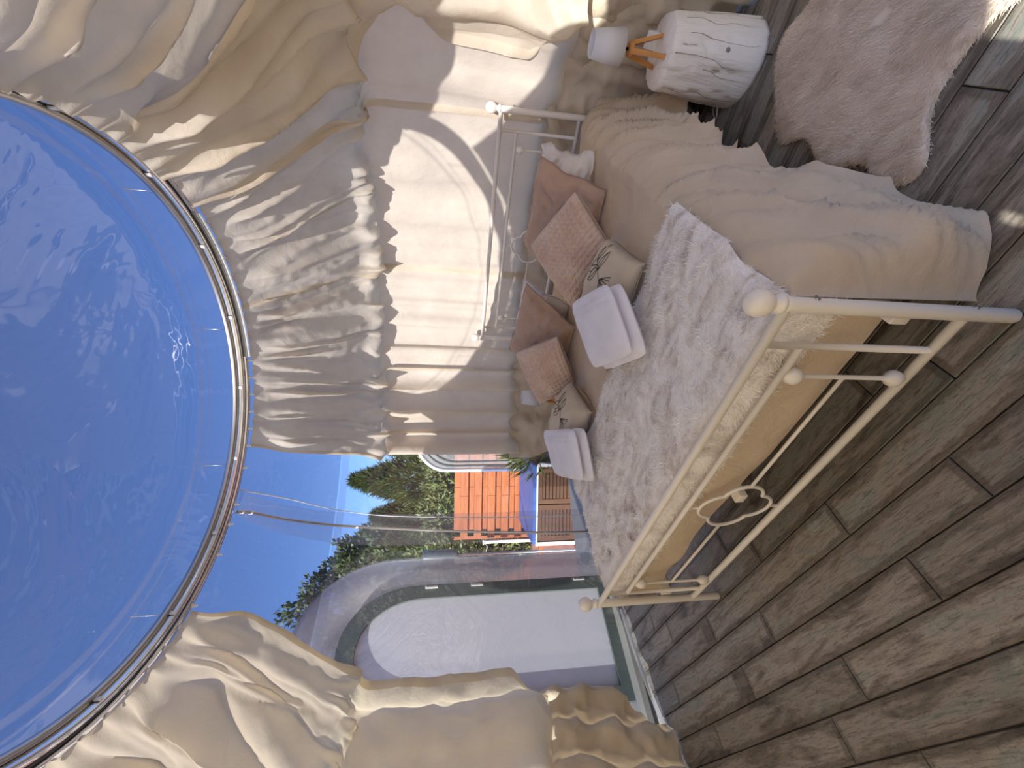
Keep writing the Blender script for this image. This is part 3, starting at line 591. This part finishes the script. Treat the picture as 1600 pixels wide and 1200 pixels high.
# ------------------------------------------------------------------ pillows and cushions
def pillow(name, c4, T, mat, n=30, puff=.36, flange=0, sag=0, wr=.006, seed=0, waffle=0, pull=.035, curve=0, boxy=False, **k):
    """four corners in bed space (order round the edge), thickness T; front side is the one with the larger -q/+z normal"""
    c4 = np.asarray(c4, float); u = np.linspace(0, 1, n); U, Vv = np.meshgrid(u, u, indexing='ij'); x, y = 2*U-1, 2*Vv-1
    def pos(U, Vv): return ((1-U)*(1-Vv))[..., None]*c4[0]+(U*(1-Vv))[..., None]*c4[1]+(U*Vv)[..., None]*c4[2]+((1-U)*Vv)[..., None]*c4[3]
    U2 = .5+.5*x*(1-pull*(1-y*y)*1.0); V2 = .5+.5*y*(1-pull*(1-x*x)*1.0)
    B = pos(U2, V2); nrm = np.cross(c4[1]-c4[0], c4[3]-c4[0])+np.cross(c4[3]-c4[2], c4[1]-c4[2]); nrm /= np.linalg.norm(nrm)
    if nrm@np.array([0, -1, .8]) < 0: nrm = -nrm
    fx, fy = 1-flange, 1-flange; xx, yy = np.clip(x/fx, -1, 1), np.clip(y/fy, -1, 1)
    if boxy: h = np.clip((1-np.abs(xx)**6)*(1-np.abs(yy)**6), 0, 1)**.5
    else: h = np.clip((1-xx**2)*(1-yy**2), 0, 1)**puff
    wrk = wr*(ridge(x*2.2+seed, y*2.2, seed)+.6*ridge(x*4.5+y*2, y*4.5-x, seed+2)+.3*vn(x*9, y*9, seed+4))*np.clip(h*1.5, .25, 1)
    rad = np.arctan2(y, x); wrk = wrk+wr*.8*np.sin(rad*9+seed)*np.clip(x*x+y*y-.5, 0, 1)*h
    ft = T*.5*h+wrk+.003
    if waffle:
        wv = (np.cos(PI*waffle*U*2)*np.cos(PI*waffle*Vv*2)); ft = ft+.013*np.clip(h*2, 0, 1)*(np.abs(np.cos(PI*waffle*U))*np.abs(np.cos(PI*waffle*Vv))-.4)
    bk = -T*.5*h-.003
    c = curve*(1-x*x)
    Fp = B+nrm*(ft+c)[..., None]; Bp = B+nrm*(bk+c)[..., None]
    if not callable(sag): pass
    g_ = gridF(n, n); e = [(i, 0) for i in range(n)]+[(n-1, j) for j in range(1, n)]+[(i, n-1) for i in range(n-2, -1, -1)]+[(0, j) for j in range(n-2, 0, -1)]
    ids = [i*n+j for i, j in e]; m_ = len(ids)
    F = [tuple(q) for q in g_]+[tuple(int(a)+n*n for a in q[::-1]) for q in g_]+[(ids[i], ids[(i+1) % m_], ids[(i+1) % m_]+n*n, ids[i]+n*n) for i in range(m_)]
    V = np.r_[Fp.reshape(-1, 3), Bp.reshape(-1, 3)]; cr2 = k.pop('crumple', 0)
    for a_ in range(3): V[:, a_] += cr2*(vn(V[:, (a_+1) % 3]*9+seed, V[:, (a_+2) % 3]*9, seed+80+a_)+.6*ridge(V[:, (a_+1) % 3]*16, V[:, (a_+2) % 3]*16+V[:, a_]*5, seed+90+a_))
    V[:, 2] = np.maximum(V[:, 2], .535 if 'zmin' not in k else k['zmin'])
    k.pop('zmin', None)
    o = obj(name, (bedw(V), F), M[mat], **k)
    def surf(a, b): # point on the front skin in bed space
        i, j = np.clip(np.asarray(a)*(n-1), 0, n-1.001), np.clip(np.asarray(b)*(n-1), 0, n-1.001); i0, j0 = i.astype(int), j.astype(int); fi, fj = (i-i0)[..., None], (j-j0)[..., None]
        return (Fp[i0, j0]*(1-fi)+Fp[i0+1, j0]*fi)*(1-fj)+(Fp[i0, j0+1]*(1-fi)+Fp[i0+1, j0+1]*fi)*fj
    return o, surf, nrm
pillow('pillow', [(1.40, 1.66, .80), (1.44, 1.52, .54), (.80, 1.52, .545), (.86, 1.68, .78)], .14, 'white_cotton', seed=3, wr=.03, n=56, crumple=.022, flange=.1, label='crumpled white pillow showing behind the right brown pillow', cat='pillow')
pillow('pillow', [(.70, 1.60, .80), (.66, 1.40, .545), (.12, 1.50, .545), (.15, 1.66, .80)], .13, 'white_cotton', seed=8, wr=.016, n=40, crumple=.008, flange=.08, label='smooth white pillow showing behind the left brown pillow', cat='pillow')
pillow('pillow', [(1.385, 1.52, .815), (1.335, 1.27, .54), (.735, 1.265, .54), (.93, 1.55, .838)], .19, 'brown', seed=12, wr=.016, crumple=.008, flange=.07, n=44, label='large dusty-brown pillow behind the diamond-set plush cushion', cat='pillow')
pillow('pillow', [(.76, 1.43, .815), (.625, 1.22, .54), (.09, 1.24, .54), (.285, 1.46, .85)], .19, 'brown', seed=17, wr=.015, crumple=.008, flange=.06, n=44, label='dusty-brown pillow behind the smaller left plush cushion', cat='pillow')
pillow('cushion', [(1.345, 1.17, .715), (1.16, 1.03, .54), (.82, 1.10, .63), (1.05, 1.28, .85)], .15, 'waffle', n=110, seed=22, waffle=13, wr=.004, pull=.01, label='large pinkish-brown waffle plush cushion set on its corner', cat='cushion')
pillow('cushion', [(.64, 1.10, .675), (.385, 1.0, .54), (.145, 1.10, .685), (.44, 1.22, .855)], .14, 'waffle', n=110, seed=27, waffle=13, wr=.004, pull=.01, label='smaller left waffle plush cushion leaning on a brown pillow', cat='cushion')
def leaf_print(o, surf, nrm, lines, wd=.0035):
    VF = []
    for L in lines:
        P_ = spline(np.array(L), max(10, len(L)*5)); S_ = surf(P_[:, 0], P_[:, 1])+nrm*.0012
        tg = np.gradient(S_, axis=0); sd_ = np.cross(tg, nrm); sd_ /= np.linalg.norm(sd_, axis=1)[:, None]+1e-9; sd_ *= wd/2
        V = np.stack([S_-sd_, S_+sd_], 1).reshape(-1, 3); VF.append((V, gridF(len(P_), 2)))
    v, f = join(*VF); obj('leaf_print', (bedw(v), f), M['print'], o, smooth=False, label='dark line drawing of a leafy sprig')
def sprig(c, s=1, rot=0):
    def T(L): L = np.array(L)*s; ca, sa = math.cos(rot), math.sin(rot); return np.c_[L[:, 0]*ca-L[:, 1]*sa+c[0], L[:, 0]*sa+L[:, 1]*ca+c[1]]
    out_ = [T([(0, -.5), (.02, -.2), (0, .1), (.03, .4)])]
    for bx, by, lx, ly in ((.0, .1, .22, .38), (.0, .0, .3, .12), (.02, .2, -.12, .45), (0, -.05, -.2, .15)):
        mx_, my_ = (bx+lx)/2, (by+ly)/2; nx, ny = -(ly-by)*.28, (lx-bx)*.28
        out_ += [T([(bx, by), (mx_+nx, my_+ny), (lx, ly)]), T([(bx, by), (mx_-nx, my_-ny), (lx, ly)]), T([(bx, by), (mx_, my_), (lx, ly)])]
    for k_ in range(7):
        a_ = -1.2+k_*.32; out_.append(T([(0, -.28), (.12*math.sin(a_)+.02, -.36-.05*math.cos(a_)), (.24*math.sin(a_)+.05, -.44-.14*math.cos(a_))]))
    return out_
o, sf, nr_ = pillow('cushion', [(1.25, .93, .60), (1.285, .63, .575), (.80, .62, .575), (.79, 1.0, .60)], .19, 'floral', seed=31, wr=.004, n=40, label='beige linen cushion with leaf drawing under the larger white towel', cat='cushion')
for sp_ in (sprig((.46, .17), .62, 1.9), sprig((.13, .58), .42, 2.6), sprig((.13, .84), .4, 2.9)): leaf_print(o, sf, nr_, sp_)
o, sf, nr_ = pillow('cushion', [(.47, .93, .60), (.53, .65, .575), (.06, .60, .575), (.03, .98, .60)], .19, 'floral', seed=36, wr=.004, n=40, label='beige linen cushion with leaf drawing beside the left white towel', cat='cushion')
leaf_print(o, sf, nr_, sprig((.46, .20), .62, 1.9))
# folded towels
def towel(c4, z0, T, label, seed):
    c4 = np.asarray(c4, float); c = c4.mean(0); root = empty('towel', bedw(np.array([*c[:2], z0])), YAW, label=label, cat='towel')
    for nm, a, b, gx in (('lower_fold', 0, .52, 0), ('upper_fold', .50, 1, .03)):
        q4 = c4.copy(); q4[:, 2] = c4[:, 2]; ctr = q4.mean(0); q4 = ctr+(q4-ctr)*(1-gx)
        n = 34; u = np.linspace(0, 1, n); U, Vv = np.meshgrid(u, u, indexing='ij'); x, y = 2*U-1, 2*Vv-1
        def rr(t_): return np.sign(t_)*np.abs(t_)**.8
        cx_, cy_ = x*(1-.06*np.abs(y)**7), y*(1-.06*np.abs(x)**7); U, Vv = .5+.5*cx_, .5+.5*cy_
        B = ((1-U)*(1-Vv))[..., None]*q4[0]+(U*(1-Vv))[..., None]*q4[1]+(U*Vv)[..., None]*q4[2]+((1-U)*Vv)[..., None]*q4[3]
        h = np.clip((1-np.abs(x)**4.5)*(1-np.abs(y)**4.5), 0, 1)**.5
        mid, hf = (a+b)/2*T, (b-a)/2*T
        bandr = .003*np.sin((Vv-.18)*PI*2*42)*((Vv > .14)*(Vv < .26)) if nm == 'upper_fold' else 0
        up_ = mid+hf*h+(.004*vn(x*2, y*2, seed)+bandr)*h; dn = mid-hf*h
        Fp = B+np.array([0, 0, 1.])*up_[..., None]; Bp = B+np.array([0, 0, 1.])*dn[..., None]
        g_ = gridF(n, n); F = [tuple(q) for q in g_]+[tuple(int(k_)+n*n for k_ in q[::-1]) for q in g_]
        obj(nm, (bedw(np.r_[Fp.reshape(-1, 3), Bp.reshape(-1, 3)]), F), M['towel'], root)
towel([(.985, .86, .655), (1.235, .585, .635), (1.10, .35, .575), (.86, .555, .60)], .575, .095, 'larger folded white bath towel lying on the nearer leaf cushion', 41)
towel([(.10, .93, .62), (.52, .56, .60), (.37, .37, .565), (.02, .66, .575)], .565, .095, 'folded white bath towel at the far left edge of the bed', 45)

# ------------------------------------------------------------------ log tables and lamps
def stump(c, seed, label):
    n, mz = 72, 34; h = .385; t_ = np.arange(n)*2*PI/n; z = np.linspace(0, h, mz)
    Tt, Zt = np.meshgrid(t_, z, indexing='ij')
    def RF_(a, z): return .153-(z/h)*.024+.006*np.sin(2*a+seed)+.004*np.sin(3*a+1)+.004*vn(a*3, z*6, seed)+.006*ridge(a*2.2+1.5*z, z*3, seed+30)
    R = RF_(Tt, Zt)
    gr = np.clip(ridge(Tt*3.4+.5*vn(Tt, Zt*9, seed+2), Zt*2.2, seed+1)-.80, 0, 1); R -= gr*.06
    R -= .008*np.exp(-((Zt-h)/.01)**2)
    V = np.stack([c[0]+R*np.cos(Tt), c[1]+R*np.sin(Tt), Zt], -1).reshape(-1, 3)
    F = [tuple(q) for q in gridF(n, mz, True, False)]; top = [i*mz+mz-1 for i in range(n)]; F += [tuple(top), tuple(i*mz for i in range(n))[::-1]]
    s_ = empty('log_table', (*c, 0), label=label, cat='table'); obj('trunk', (V, F), M['stump'], s_)
    rng = np.random.default_rng(seed); VF = []
    for a0 in np.linspace(0, 2*PI, 15)[:-1]+rng.uniform(-.15, .15, 14):
        zz = np.linspace(rng.uniform(0, .15), rng.uniform(.22, h-.004), 14); aa = a0+.13*vn(zz*14, a0, seed+9)
        rr = RF_(aa, zz)+.0002
        P_ = np.stack([c[0]+rr*np.cos(aa), c[1]+rr*np.sin(aa), zz], 1); VF.append(tube(P_, np.linspace(.0005, .0012, 14), 5))
    obj('crack', join(*VF), M['crack'], s_, kind='stuff')
    kt = math.atan2(-c[1], -c[0])+.25; k_ = cyl(0, 0, 0); kp = np.array([c[0]+.143*math.cos(kt), c[1]+.143*math.sin(kt), .16])
    v, f = lathe([(.001, 0), (.006, .0), (.009, -.004), (.012, -.012)], (0, 0, 0), 10); d = np.array([math.cos(kt), math.sin(kt), 0]); sd_ = np.array([-d[1], d[0], 0])
    obj('knot', (kp+np.outer(v[:, 2]+.006, d)+np.outer(v[:, 0], sd_)+np.outer(v[:, 1], [0, 0, 1]), f), M['crack'], s_)
    return s_
stump((1.41, 1.64), 3, 'whitewashed cracked log table standing on the right of the bed')
stump((-.17, 3.13), 6, 'whitewashed log table mostly hidden behind the left waffle cushion')
def lamp(c, rot, label, z0=.385):
    L = empty('table_lamp', (*c, z0), label=label, cat='lamp'); H = .138
    for k in range(3):
        a = rot+k*2*PI/3; top = np.array([c[0]+.018*math.cos(a), c[1]+.018*math.sin(a), z0+H-.002]); bot = np.array([c[0]+.062*math.cos(a), c[1]+.062*math.sin(a), z0])
        d = np.array([math.cos(a), math.sin(a), 0]); sd_ = np.array([-d[1], d[0], 0]); V = []
        for P_, w_, t_ in ((bot, .0085, .0065), (top, .0105, .0085)):
            for sx, sy in ((-1, -1), (1, -1), (1, 1), (-1, 1)): V.append(P_+sd_*w_*sx+d*t_*sy)
        obj('leg', (np.array(V), [(0, 3, 2, 1), (4, 5, 6, 7)]+[(i, (i+1) % 4, 4+(i+1) % 4, 4+i) for i in range(4)]), M['oak'], L, smooth=False)
    obj('hub', lathe([(.004, H-.018), (.026, H-.016), (.028, H-.012), (.028, H), (.025, H+.003), (.003, H+.003)], (*c, z0), 24), M['oak'], L)
    obj('socket', lathe([(.006, H+.003), (.006, H+.018), (.011, H+.02), (.011, H+.05), (.009, H+.055)], (*c, z0), 14), M['black'], L)
    z1, z2 = z0+H+.036, z0+H+.162
    sh = obj('lamp_shade', lathe([(.066, z1), (.0685, z1), (.049, z2), (.0465, z2), (.066, z1)], (*c, 0), 40, False), M['shade'], L)
    obj('shade_ring', tube([(c[0]+.047*math.cos(t_), c[1]+.047*math.sin(t_), z2-.004) for t_ in np.linspace(0, 2*PI, 32, endpoint=False)], .0012, 5, closed=True), M['screw'], sh)
    for k in range(3):
        a = rot+k*2*PI/3+.4; obj('spoke', tube([(c[0]+.01*math.cos(a), c[1]+.01*math.sin(a), z1+.028), (c[0]+.0475*math.cos(a), c[1]+.0475*math.sin(a), z2-.012)], .001, 5), M['screw'], sh)
lamp((1.398, 1.636), math.radians(-18), 'white-shaded lamp on oak tripod legs on the nearer log table')
lamp((-.10, 3.10), math.radians(20), 'white-shaded lamp half hidden behind the left waffle cushion')
# small folded white card behind the lamp
cv = []
for sg in (-1, 1):
    v, f = box(-.0008, .0008, -.032, .032, 0, .05); v = v.copy(); v[:, 0] += sg*(.012*(1-v[:, 2]/.05)); cv.append((v, f))
v, f = join(*cv); a = math.radians(30); v = np.c_[v[:, 0]*math.cos(a)-v[:, 1]*math.sin(a)+1.475, v[:, 0]*math.sin(a)+v[:, 1]*math.cos(a)+1.665, v[:, 2]+.385]
obj('card', (v, f), M['white'], smooth=False, label='small folded white card standing behind the lamp legs', cat='card')

# power strip and cable by the wall
ps = empty('power_strip', (1.46, 1.96, 0), math.radians(35), label='black power strip on the floor between bed and log table', cat='power strip')
obj('body', box(-.085, .085, -.027, .027, 0, .042, .006), M['black'], ps, local=True)
for k in (-.055, 0, .055):
    so_ = obj('socket', lathe([(.019, .042), (.021, .0435), (.021, .044), (.017, .044), (.016, .0395), (.001, .0395)], (k, 0, 0), 18), M['groove'], ps, local=True)
    for s_ in (-.006, .006): obj('pin', lathe([(.0022, .0395), (.0022, .0425), (.0005, .043)], (k+s_, 0, 0), 8), M['dots'], so_, local=True)
obj('cable', tube(spline([(1.45, 1.95, .045), (1.41, 1.88, .055), (1.33, 1.80, .012), (1.31, 1.74, .03), (1.36, 1.72, .05), (1.37, 1.79, .008), (1.33, 1.83, .006), (1.27, 1.80, .01), (1.29, 1.73, .05)], 60), .003, 7), M['wire'], label='thin grey lamp cable looping from strip to log table', cat='cable')

# ------------------------------------------------------------------ rug
RUG = [(1.355, 1.277), (1.345, 1.317), (1.336, 1.381), (1.3, 1.418), (1.228, 1.436), (1.152, 1.434), (1.065, 1.432), (1.0, 1.427), (.938, 1.41), (.916, 1.372), (.897, 1.314), (.874, 1.284), (.827, 1.26), (.778, 1.24), (.738, 1.209), (.717, 1.168), (.704, 1.125), (.678, 1.074), (.651, 1.054), (.625, 1.049), (.593, 1.025), (.574, .994), (.569, .961), (.584, .93), (.615, .915), (.663, .912), (.709, .911), (.741, .903), (.761, .896), (.793, .872), (.813, .855), (.842, .823), (.856, .802), (.871, .785), (.874, .74), (.90, .66), (.96, .56), (1.02, .52), (1.08, .55), (1.14, .66), (1.22, .72), (1.32, .70), (1.40, .72), (1.44, .80), (1.42, .90), (1.38, 1.0), (1.40, 1.10), (1.42, 1.18), (1.40, 1.24)]
def rug():
    O_ = spline(np.array(RUG+RUG[:1]), 240)[:-1]; c = np.array([1.08, 1.02]); fs = np.r_[1, .995, .985, .97, .94, np.linspace(.9, .06, 22)]
    n = len(O_); V = []
    for k, f in enumerate(fs):
        P = c+(O_-c)*f; z = .004+.020*(1-math.exp(-(1-f)/.02)); zz = z+.004*vn(P[:, 0]*9, P[:, 1]*9, 5)*(k > 2)+.006*ridge(P[:, 0]*3, P[:, 1]*3, 7)*(k > 4)
        V.append(np.c_[P, zz])
    return np.vstack(V), [tuple(q[::-1]) for q in gridF(len(fs), n, False, True)]+[tuple(range((len(fs)-1)*n, len(fs)*n))]
rv, rf = rug()
rg = empty('fur_rug', (1.08, 1.02, 0), label='pale pinkish-beige hide-shaped faux-fur rug on the plank floor', cat='rug')
obj('backing', (rv, rf), M['rug'], rg)
def flow_r(P):
    a_ = 2.2+1.3*fbm(P[:, 0]*5, P[:, 1]*5, 61, 2); return np.stack([np.cos(a_), np.sin(a_), 0*a_], 1)
obj('fur', strands(rv, [q for q in rf if len(q) == 4], 60000, .015, .0013, flow_r, 9, lift=.35), M['rug'], rg, smooth=False, kind='stuff')

# ------------------------------------------------------------------ outside
def fence(label, x0, x1, y, z0, z1, seed, slats=12, seg=.95):
    f = empty('fence', ((x0+x1)/2, y, z0), label=label, cat='fence'); rng = np.random.default_rng(seed); hgt = (z1-z0)/slats
    nseg = max(1, round((x1-x0)/seg)); xs = np.linspace(x0, x1, nseg+1)
    for i in range(slats):
        za = z0+i*hgt
        for k in range(nseg):
            front = (i % 2 == 0)
            yy = y-(.055 if front else -.0)
            sh_ = 0 if front else .18
            a, b = max(x0, xs[k]+sh_)+.004, min(x1, xs[k+1]+sh_)-.004
            o_ = obj('board', box(a, b, yy, yy+.02, za-.004 if front else za+.006, za+hgt+.004 if front else za+hgt-.006), M['fence'], f, smooth=False)
    for x in xs: obj('fence_post', box(x-.035, x+.035, y+.021, y+.08, z0-.01, z1+.0), M['fence'], f, smooth=False)
    return f
fence('orange-stained horizontal board fence beyond the wooden box', -3.34, 2.2, 9, -.69, 1.06, 3)
fence('continuing orange board fence seen through the grey vestibule film', -6.4, -3.95, 9.3, -.69, 1.0, 5)
tub = empty('slatted_box', (-1.78, 6.5, -.7), label='dark brown slatted box with white frame and glossy blue top outside', cat='box')
tx0, tx1, ty, tz = -2.35, -1.19, 6., -.055
obj('core', box(tx0+.03, tx1-.03, ty+.05, ty+1.0, -.7, tz-.03), M['slat'], tub, smooth=False)
obj('top_cover', (lambda V: (V, [(0, 1, 3, 2), (4, 6, 7, 5), (0, 4, 5, 1), (2, 3, 7, 6), (0, 2, 6, 4), (1, 5, 7, 3)]))(np.array([(x+(0 if yy < 6.5 else .02), yy, z) for x in (tx0, tx1) for yy, z_ in ((ty-.02, 0), (ty+1.05, .02)) for z in (tz+z_-.02, tz+z_+.025)])), M['blue'], tub, smooth=False)
obj('white_edge', box(tx0-.02, tx1+.02, ty-.035, ty-.002, tz-.045, tz-.022), M['white'], tub, smooth=False)
for x in (tx0-.02, tx1-.02): obj('white_post', box(x, x+.05, ty-.03, ty+.06, -.7, tz-.045), M['white'], tub, smooth=False)
for a, b in ((tx0+.045, (tx0+tx1)/2-.008), ((tx0+tx1)/2+.008, tx1-.035)):
    dl = obj('slat_panel', join(box(a, b, ty-.01, ty+.02, -.69, -.60), box(a, b, ty-.01, ty+.02, tz-.11, tz-.05), box(a, a+.07, ty-.01, ty+.02, -.6, tz-.11), box(b-.07, b, ty-.01, ty+.02, -.6, tz-.11)), M['slat'], tub, smooth=False)
    zs_ = np.linspace(-.6, tz-.11, 9)
    for z0_, z1_ in zip(zs_[:-1], zs_[1:]): obj('slat', box(a+.07, b-.07, ty-.002, ty+.014, z0_+.006, z1_-.006), M['slat'], dl, smooth=False, local=True)
    for c_ in [q for q in COL.objects if q.parent == dl]: c_.data.transform(Matrix.Translation(-tub.location))
obj('post', join(box(-.76, -.645, 4.45, 4.55, -.7, .47, .006), box(-.78, -.625, 4.43, 4.57, .47, .50, .006)), M['post'], smooth=False, label='grey-violet square post outside next to the curtain edge', cat='post')
obj('white_post', join(box(-3.39, -3.33, 8.78, 8.84, -.7, .42, .006), box(-3.41, -3.31, 8.76, 8.86, .42, .445, .004)), M['white'], smooth=False, label='slim white post at the left end of the orange fence', cat='post')
obj('wire', tube(spline([(-3.39, 8.8, .40), (-3.5, 8.9, .34), (-3.7, 9.0, .36), (-3.85, 9.1, .30)], 20), .008, 6), M['wire'], label='pale drooping wire from the white post to the hedge', cat='wire')
obj('stake', join(box(-2.97, -2.78, 7.0, 7.05, -.43, -.36), box(-2.8, -2.74, 7.0, 7.05, -.7, -.43)), M['fence'], smooth=False, label='short orange wooden stake beside the slatted box', cat='stake')
obj('canister', lathe([(.001, 1.055), (.08, 1.055), (.085, 1.07), (.085, 1.52), (.07, 1.55), (.001, 1.55), ], (-2.46, 6.0, 0), 20), M['greyframe'], label='grey round cap standing above the vestibule edge', cat='vent cap')
obj('flue_pole', tube([(-2.46, 6.0, -.7), (-2.46, 6.0, 1.055)], .02, 8), M['alu'], label='thin metal pole carrying the grey cap outside', cat='pole')
# neighbouring bubble
nb = empty('neighbouring_bubble', (-.5, 7.6, -.7), label='grey film entrance of a neighbouring bubble tent', cat='tent')
ar = arch(-1.56, .6, -.7, 1.2, 1.9, 30)
def af(P_, y0, y1): n_ = len(P_); V = np.r_[np.c_[P_[:, 0], np.full(n_, y0), P_[:, 1]], np.c_[P_[:, 0], np.full(n_, y1), P_[:, 1]]]; return V, gridF(2, n_)
obj('shell', af(ar, 7.5, 8.6), M['smoke'], nb); n_ = len(ar)
obj('front_film', (np.c_[ar[:, 0], np.full(n_, 7.5), ar[:, 1]], [tuple(range(n_))]), M['smoke'], nb, smooth=False)
for k, (s_, r_) in enumerate(((0, .03), (.08, .02), (.15, .02))): a2 = arch(-1.56+s_, .6-s_, -.7, 1.2-s_, 1.9-s_, 30); obj('rim', tube(np.c_[a2[:, 0], np.full(len(a2), 7.49), a2[:, 1]], r_, 8), M['greyframe' if k else 'white'], nb)

# vegetation
def leaves(P, D, L, W, seed, droop=0):
    """pointed leaves: base P, direction D"""
    rng = np.random.default_rng(seed); n = len(P); D = D/np.linalg.norm(D, axis=1)[:, None]; S = np.cross(D, rng.normal(0, 1, (n, 3))); S /= np.linalg.norm(S, axis=1)[:, None]; N = np.cross(D, S)
    L = np.broadcast_to(L, (n,))[:, None]; W = np.broadcast_to(W, (n,))[:, None]
    V = np.stack([P, P+D*L*.45+S*W*.5, P+D*L+N*L*droop, P+D*L*.45-S*W*.5], 1).reshape(-1, 3); i = np.arange(n)*4
    return V, np.stack([i, i+1, i+2, i+3], 1)
def plant(name, label, cat, base, VF, mat, trunk=None, group=None):
    e = empty(name, base, label=label, cat=cat, group=group)
    obj('foliage', VF, M[mat], e, smooth=False, kind='stuff')
    if trunk is not None: obj('trunk', trunk, M['bark'], e)
    return e
def conifer(x, y, h, r, seed, label):
    rng = np.random.default_rng(seed); n = 15000; t_ = rng.random(n)**.8; z = -.4+(h+.4)*t_; a = rng.random(n)*2*PI
    rad = r*(1-t_**1.8)*(.45+.55*rng.random(n)**.4)*(1+.25*np.sin(a*5+z*3)); P = np.stack([x+rad*np.cos(a), y+rad*np.sin(a), z], 1)
    D = np.stack([np.cos(a)*.55, np.sin(a)*.55, np.full(n, .75)], 1)+rng.normal(0, .3, (n, 3)); 
    plant('conifer', label, 'tree', (x, y, -.7), leaves(P, D, .10+.20*rng.random(n), .022+.016*rng.random(n), seed), 'conifer', tube([(x, y, -.7), (x, y, h*.9)], [.12, .03], 8))
conifer(-2.55, 11.2, 3.55, .95, 1, 'tallest dark conifer above the orange fence')
conifer(-1.5, 11.3, 3.25, .95, 2, 'dark conifer beside the curtain edge above the fence')
conifer(-3.55, 11.4, 3.05, .8, 3, 'shorter conifer behind the clear pole sleeve')
conifer(-4.5, 12.2, 2.75, .9, 4, 'low dark conifer between pole and broadleaf tree')
conifer(-.6, 11.5, 3.3, .9, 5, 'conifer hidden mostly behind the curtain edge')
def shrub(name, label, cat, c, rx, ry, z0, z1, n, L, W, mat, seed, trunk=True, up=.3):
    rng = np.random.default_rng(seed); d = rng.normal(0, 1, (n, 3)); d /= np.linalg.norm(d, axis=1)[:, None]; q = (.6+.4*rng.random(n)**.5)*(1+.22*np.sin(d[:, 0]*7+seed)*np.cos(d[:, 2]*6))
    P = np.stack([c[0]+rx*d[:, 0]*q, c[1]+ry*d[:, 1]*q, (z0+z1)/2+(z1-z0)/2*d[:, 2]*q], 1); D = d+rng.normal(0, .6, (n, 3))+np.array([0, 0, up])
    plant(name, label, cat, (*c, -.7), leaves(P, D, L*(.7+.6*rng.random(n)), W, seed), mat, tube([(*c, -.7), (c[0], c[1], (z0+z1)/2)], [.08, .03], 8) if trunk else None)
shrub('laurel_bush', 'glossy laurel bush above the right part of the fence', 'bush', (-2.1, 9.7), .8, .45, .4, 1.75, 2600, .12, .05, 'laurel', 11)
shrub('laurel_bush', 'glossy laurel bush above the fence beside the pole', 'bush', (-3.1, 9.75), .7, .45, .3, 1.8, 2500, .12, .05, 'laurel', 12)
shrub('laurel_bush', 'large laurel bush filling the gap between the fences', 'bush', (-3.85, 9.4), .62, .5, -.7, 1.85, 3600, .13, .055, 'laurel', 13)
for i, (x, y, rx, z0, z1, lb) in enumerate([(-7.2, 14, 1.5, 1.6, 6.0, 'tall broadleaf tree at the far left behind the vestibule'), (-5.9, 14.3, 1.2, 1.2, 5.0, 'mid-height broadleaf tree right of the tallest one'), (-5.1, 13.6, .8, .5, 3.7, 'smaller broadleaf tree next to the conifers'), (-8.8, 14.5, 1.4, 1.0, 5.0, 'broadleaf tree mostly hidden by the left curtain')]):
    shrub('broadleaf_tree', lb, 'tree', (x, y), rx, 1.0, z0, z1, 5200, .17, .10, 'broad', 21+i)
shrub('spiky_plant', 'green narrow-leaved garden plant behind the slatted box', 'plant', (-1.02, 6.2), .32, .3, -.7, .36, 420, .3, .035, 'laurel', 31, False, 1.2)
shrub('flowering_plant', 'red flowering plant by the grey-violet post', 'plant', (-.55, 5.6), .2, .2, -.1, .42, 260, .09, .07, 'flower', 35, False)
GROUPS = {'pillow': 'pillows leaning against the headboard', 'cushion': 'small cushions on the bed', 'towel': 'folded towels on the bed', 'curtain': 'curtains hung from the round rail', 'lower_curtain': 'lower curtains along the dome wall', 'log_table': 'log tables beside the bed', 'table_lamp': 'lamps on the log tables', 'conifer': 'conifers beyond the fence', 'laurel_bush': 'laurel bushes above the fence', 'broadleaf_tree': 'broadleaf trees beyond the vestibule', 'fence': 'orange board fences outside'}
for o in bpy.data.objects:
    b_ = o.name.split('.')[0]
    if o.parent is None and b_ in GROUPS: o['group'] = GROUPS[b_]
print('tris', sum(len(o.data.polygons) for o in bpy.data.objects if o.type == 'MESH'))
